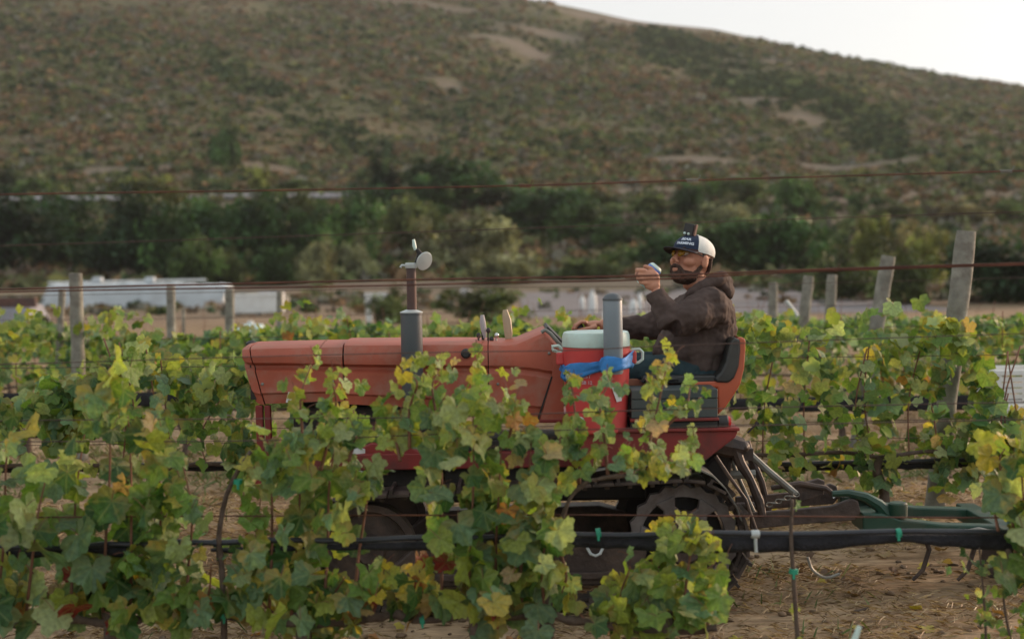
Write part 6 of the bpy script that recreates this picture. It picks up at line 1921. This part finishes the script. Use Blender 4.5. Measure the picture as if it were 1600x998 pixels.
# white picking crates at the right edge
Yc_ = 10.2
a, b_ = P(1556, 640, Yc_), P(1640, 578, Yc_)
g0 = gz(a.x, Yc_)
wv = b_.x - a.x; hv = .30
top = P(1556, 579, Yc_).z
k = 0
while top - (k + 1) * hv > g0 - .15 and k < 4:
    z1 = top - k * (hv + .004); z0 = max(z1 - hv, g0)
    if z1 - z0 < .1: break
    cr = thing('picking_crate', (a.x + wv / 2, Yc_ + .2, z0), ('white slatted picking crate on top of the stack at the right edge' if k == 0 else ('second white picking crate down in the stack at the right edge' if k == 1 else 'lowest white picking crate of the stack at the right edge')), 'crate', 'white picking crates')
    for (x0, x1, y0, y1) in ((a.x, a.x + .045, Yc_, Yc_ + .03), (a.x + wv - .045, a.x + wv, Yc_, Yc_ + .03), (a.x, a.x + .045, Yc_ + .4, Yc_ + .43), (a.x + wv - .045, a.x + wv, Yc_ + .4, Yc_ + .43)):
        mb = MB(); mb.box((x0, y0, z0), (x1, y1, z1)); mb.build('corner_post', M['white'], cr, bevel=.004)
    for j in range(6):
        zz = z0 + .01 + j * (z1 - z0 - .05) / 6
        mb = MB(); mb.box((a.x + .046, Yc_ + .006, zz), (a.x + wv - .046, Yc_ + .02, zz + (z1 - z0) / 9)); mb.build('slat', M['white'], cr)
        mb = MB(); mb.box((a.x + .006, Yc_ + .031, zz), (a.x + .02, Yc_ + .399, zz + (z1 - z0) / 9)); mb.build('slat', M['white'], cr)
    for y0 in (Yc_ - .004, Yc_ + .402):
        mb = MB(); mb.box((a.x - .006, y0, z1 - .036), (a.x + wv + .006, y0 + .032, z1 + .002)); mb.build('rim', M['white'], cr, bevel=.004)
    mb = MB(); mb.box((a.x + .022, Yc_ + .022, z0 + .001), (a.x + wv - .022, Yc_ + .4, z0 + .012)); mb.build('crate_floor', M['white'], cr)
    k += 1

# ------------------------------------------------------------------ straw and weeds on the ground
def blades(n, yr, xr_, hgt, wid, colsw, lie=.75, dens=None):
    V, C_ = [], []
    ys_ = yr[0] + (yr[1] - yr[0]) * RNG.random(n) ** .8
    out = 0
    for y in ys_:
        x = random.uniform(-.42, .42) * y * 1.1 + random.uniform(-.2, .2)
        if xr_ and not (xr_[0] < x < xr_[1]): continue
        if dens is not None and noise.noise(Vector((x * 1.3, y * 2.2, 9))) < dens + random.uniform(-.3, .3): continue
        z = gz(x, y)
        an = random.gauss(0, 1.1) if random.random() < .5 else random.uniform(-3.1, 3.1)
        if random.random() < .5: an += math.pi
        L_ = hgt * random.uniform(.4, 1.5)
        up_ = random.random() * (1 - lie) * 1.6 + .04
        d = Vector((math.cos(an), math.sin(an) * .8, up_)).normalized() * L_
        w = Vector((-d.y, d.x, random.uniform(-.5, .5) * L_)).normalized() * wid * random.uniform(.6, 1.4)
        p = Vector((x, y, z + random.uniform(-.002, .012)))
        V += [p - w, p + w, p + d * .6 + w * .7 + Vector((0, 0, .1 * L_)), p + d]
        c = random.choice(colsw); j = random.uniform(.7, 1.3)
        C_ += [(c[0] * j, c[1] * j, c[2] * j, 0)] * 4
    return V, C_


ST = [(0.30, 0.225, 0.135), (0.36, 0.28, 0.175), (0.22, 0.155, 0.09), (0.15, 0.10, 0.06), (0.40, 0.33, 0.22), (0.26, 0.19, 0.11)]
V, C_ = blades(66000, (3.0, 9.5), None, .050, .0015, ST, .80, dens=-.18)
V2, C2 = blades(15000, (9.5, 24), None, .09, .0045, ST, .75)
o = np_mesh('dry_straw', np.array([tuple(p) for p in V + V2]), np.arange(len(V) + len(V2)), 4, M['straw'], np.array(C_ + C2)); tag(o, 'dry straw and mown grass litter on the vineyard floor', 'straw', kind='stuff')
GW = [(0.08, 0.12, 0.04), (0.11, 0.14, 0.05), (0.15, 0.16, 0.07)]
V, C_ = blades(5200, (3.6, 9), None, .07, .004, GW, .25, dens=.32)
V2, C2 = blades(9000, (9.2, 12), None, .10, .006, GW, .25, dens=.12)
V3, C3 = blades(4000, (13, 24), None, .14, .009, GW, .25, dens=.15)
o = np_mesh('weeds', np.array([tuple(p) for p in V + V2 + V3]), np.arange(len(V) + len(V2) + len(V3)), 4, M['straw'], np.array(C_ + C2 + C3)); tag(o, 'thin green weeds between the rows', 'weeds', kind='stuff')
V, Fc, CC_ = [], [], []; n = 0
for k in range(1500):
    y = random.uniform(3.4, 11); x = random.uniform(-.42, .42) * y; r = random.uniform(.006, .022)
    b_ = MB().ell((x, y, gz(x, y) + r * .2), (r * random.uniform(.8, 1.5), r, r * .6), Matrix.Rotation(random.uniform(0, 3), 3, 'Z'), 6, 4)
    q = np.array([tuple(p + Vector((random.uniform(-1, 1), random.uniform(-1, 1), random.uniform(-1, 1))) * r * .2) for p in b_.v])
    fs_ = []
    for f_ in b_.f: fs_ += ([f_[:3], (f_[0], f_[2], f_[3])] if len(f_) == 4 else [f_])
    V.append(q); Fc.append(np.array(fs_) + n); n += len(q)
    j = random.uniform(.6, 1.2); CC_.append(np.tile((.20 * j, .14 * j, .09 * j, 0), (len(q), 1)))
o = np_mesh('soil_clods', np.concatenate(V), np.concatenate(Fc).ravel(), 3, M['straw'], np.concatenate(CC_)); tag(o, 'small dry soil clods scattered between the vine rows', 'clods', kind='stuff')
# fallen leaves under the front row
V, Fc, CC_ = [], [], []; n = 0
for k in range(420):
    y = random.uniform(3.9, 8.8); x = random.uniform(-.42, .42) * y; v_, f_ = LOWV[random.randrange(6)]
    R_ = np.array(Euler((random.gauss(0, .3), random.gauss(0, .3), random.uniform(0, 6.3))).to_matrix())
    V.append((v_ * random.uniform(.04, .10)) @ R_.T + np.array((x, y, gz(x, y) + .015))); Fc.append(f_ + n); n += len(v_)
    c = random.choice([LC['tan'], (0.20, .12, .06), (0.14, .08, .04), LC['org'], LC['yel']]); CC_.append(np.tile((c[0] * .8, c[1] * .8, c[2] * .8, 0), (len(v_), 1)))
o = np_mesh('fallen_leaves', np.concatenate(V), np.concatenate(Fc).ravel(), 3, M['leaf_far'], np.concatenate(CC_)); tag(o, 'curled brown fallen vine leaves on the straw', 'fallen leaves', kind='stuff')

# ------------------------------------------------------------------ evening haze
mh = bpy.data.materials.new('haze'); mh.use_nodes = True
nt = mh.node_tree; nt.nodes.remove(nt.nodes['Principled BSDF'])
pv = nt.nodes.new('ShaderNodeVolumePrincipled'); pv.inputs['Color'].default_value = (0.78, 0.82, 0.84, 1); pv.inputs['Density'].default_value = 0.00020; pv.inputs['Anisotropy'].default_value = 0.2
nt.links.new(pv.outputs[0], nt.nodes['Material Output'].inputs['Volume'])
mb = MB(); mb.box((-1180, -70, -30), (1180, 830, 190))
hz_ = mb.build('haze', mh); hz_['kind'] = 'stuff'; hz_['label'] = 'thin evening haze over the valley'; hz_.display_type = 'WIRE'
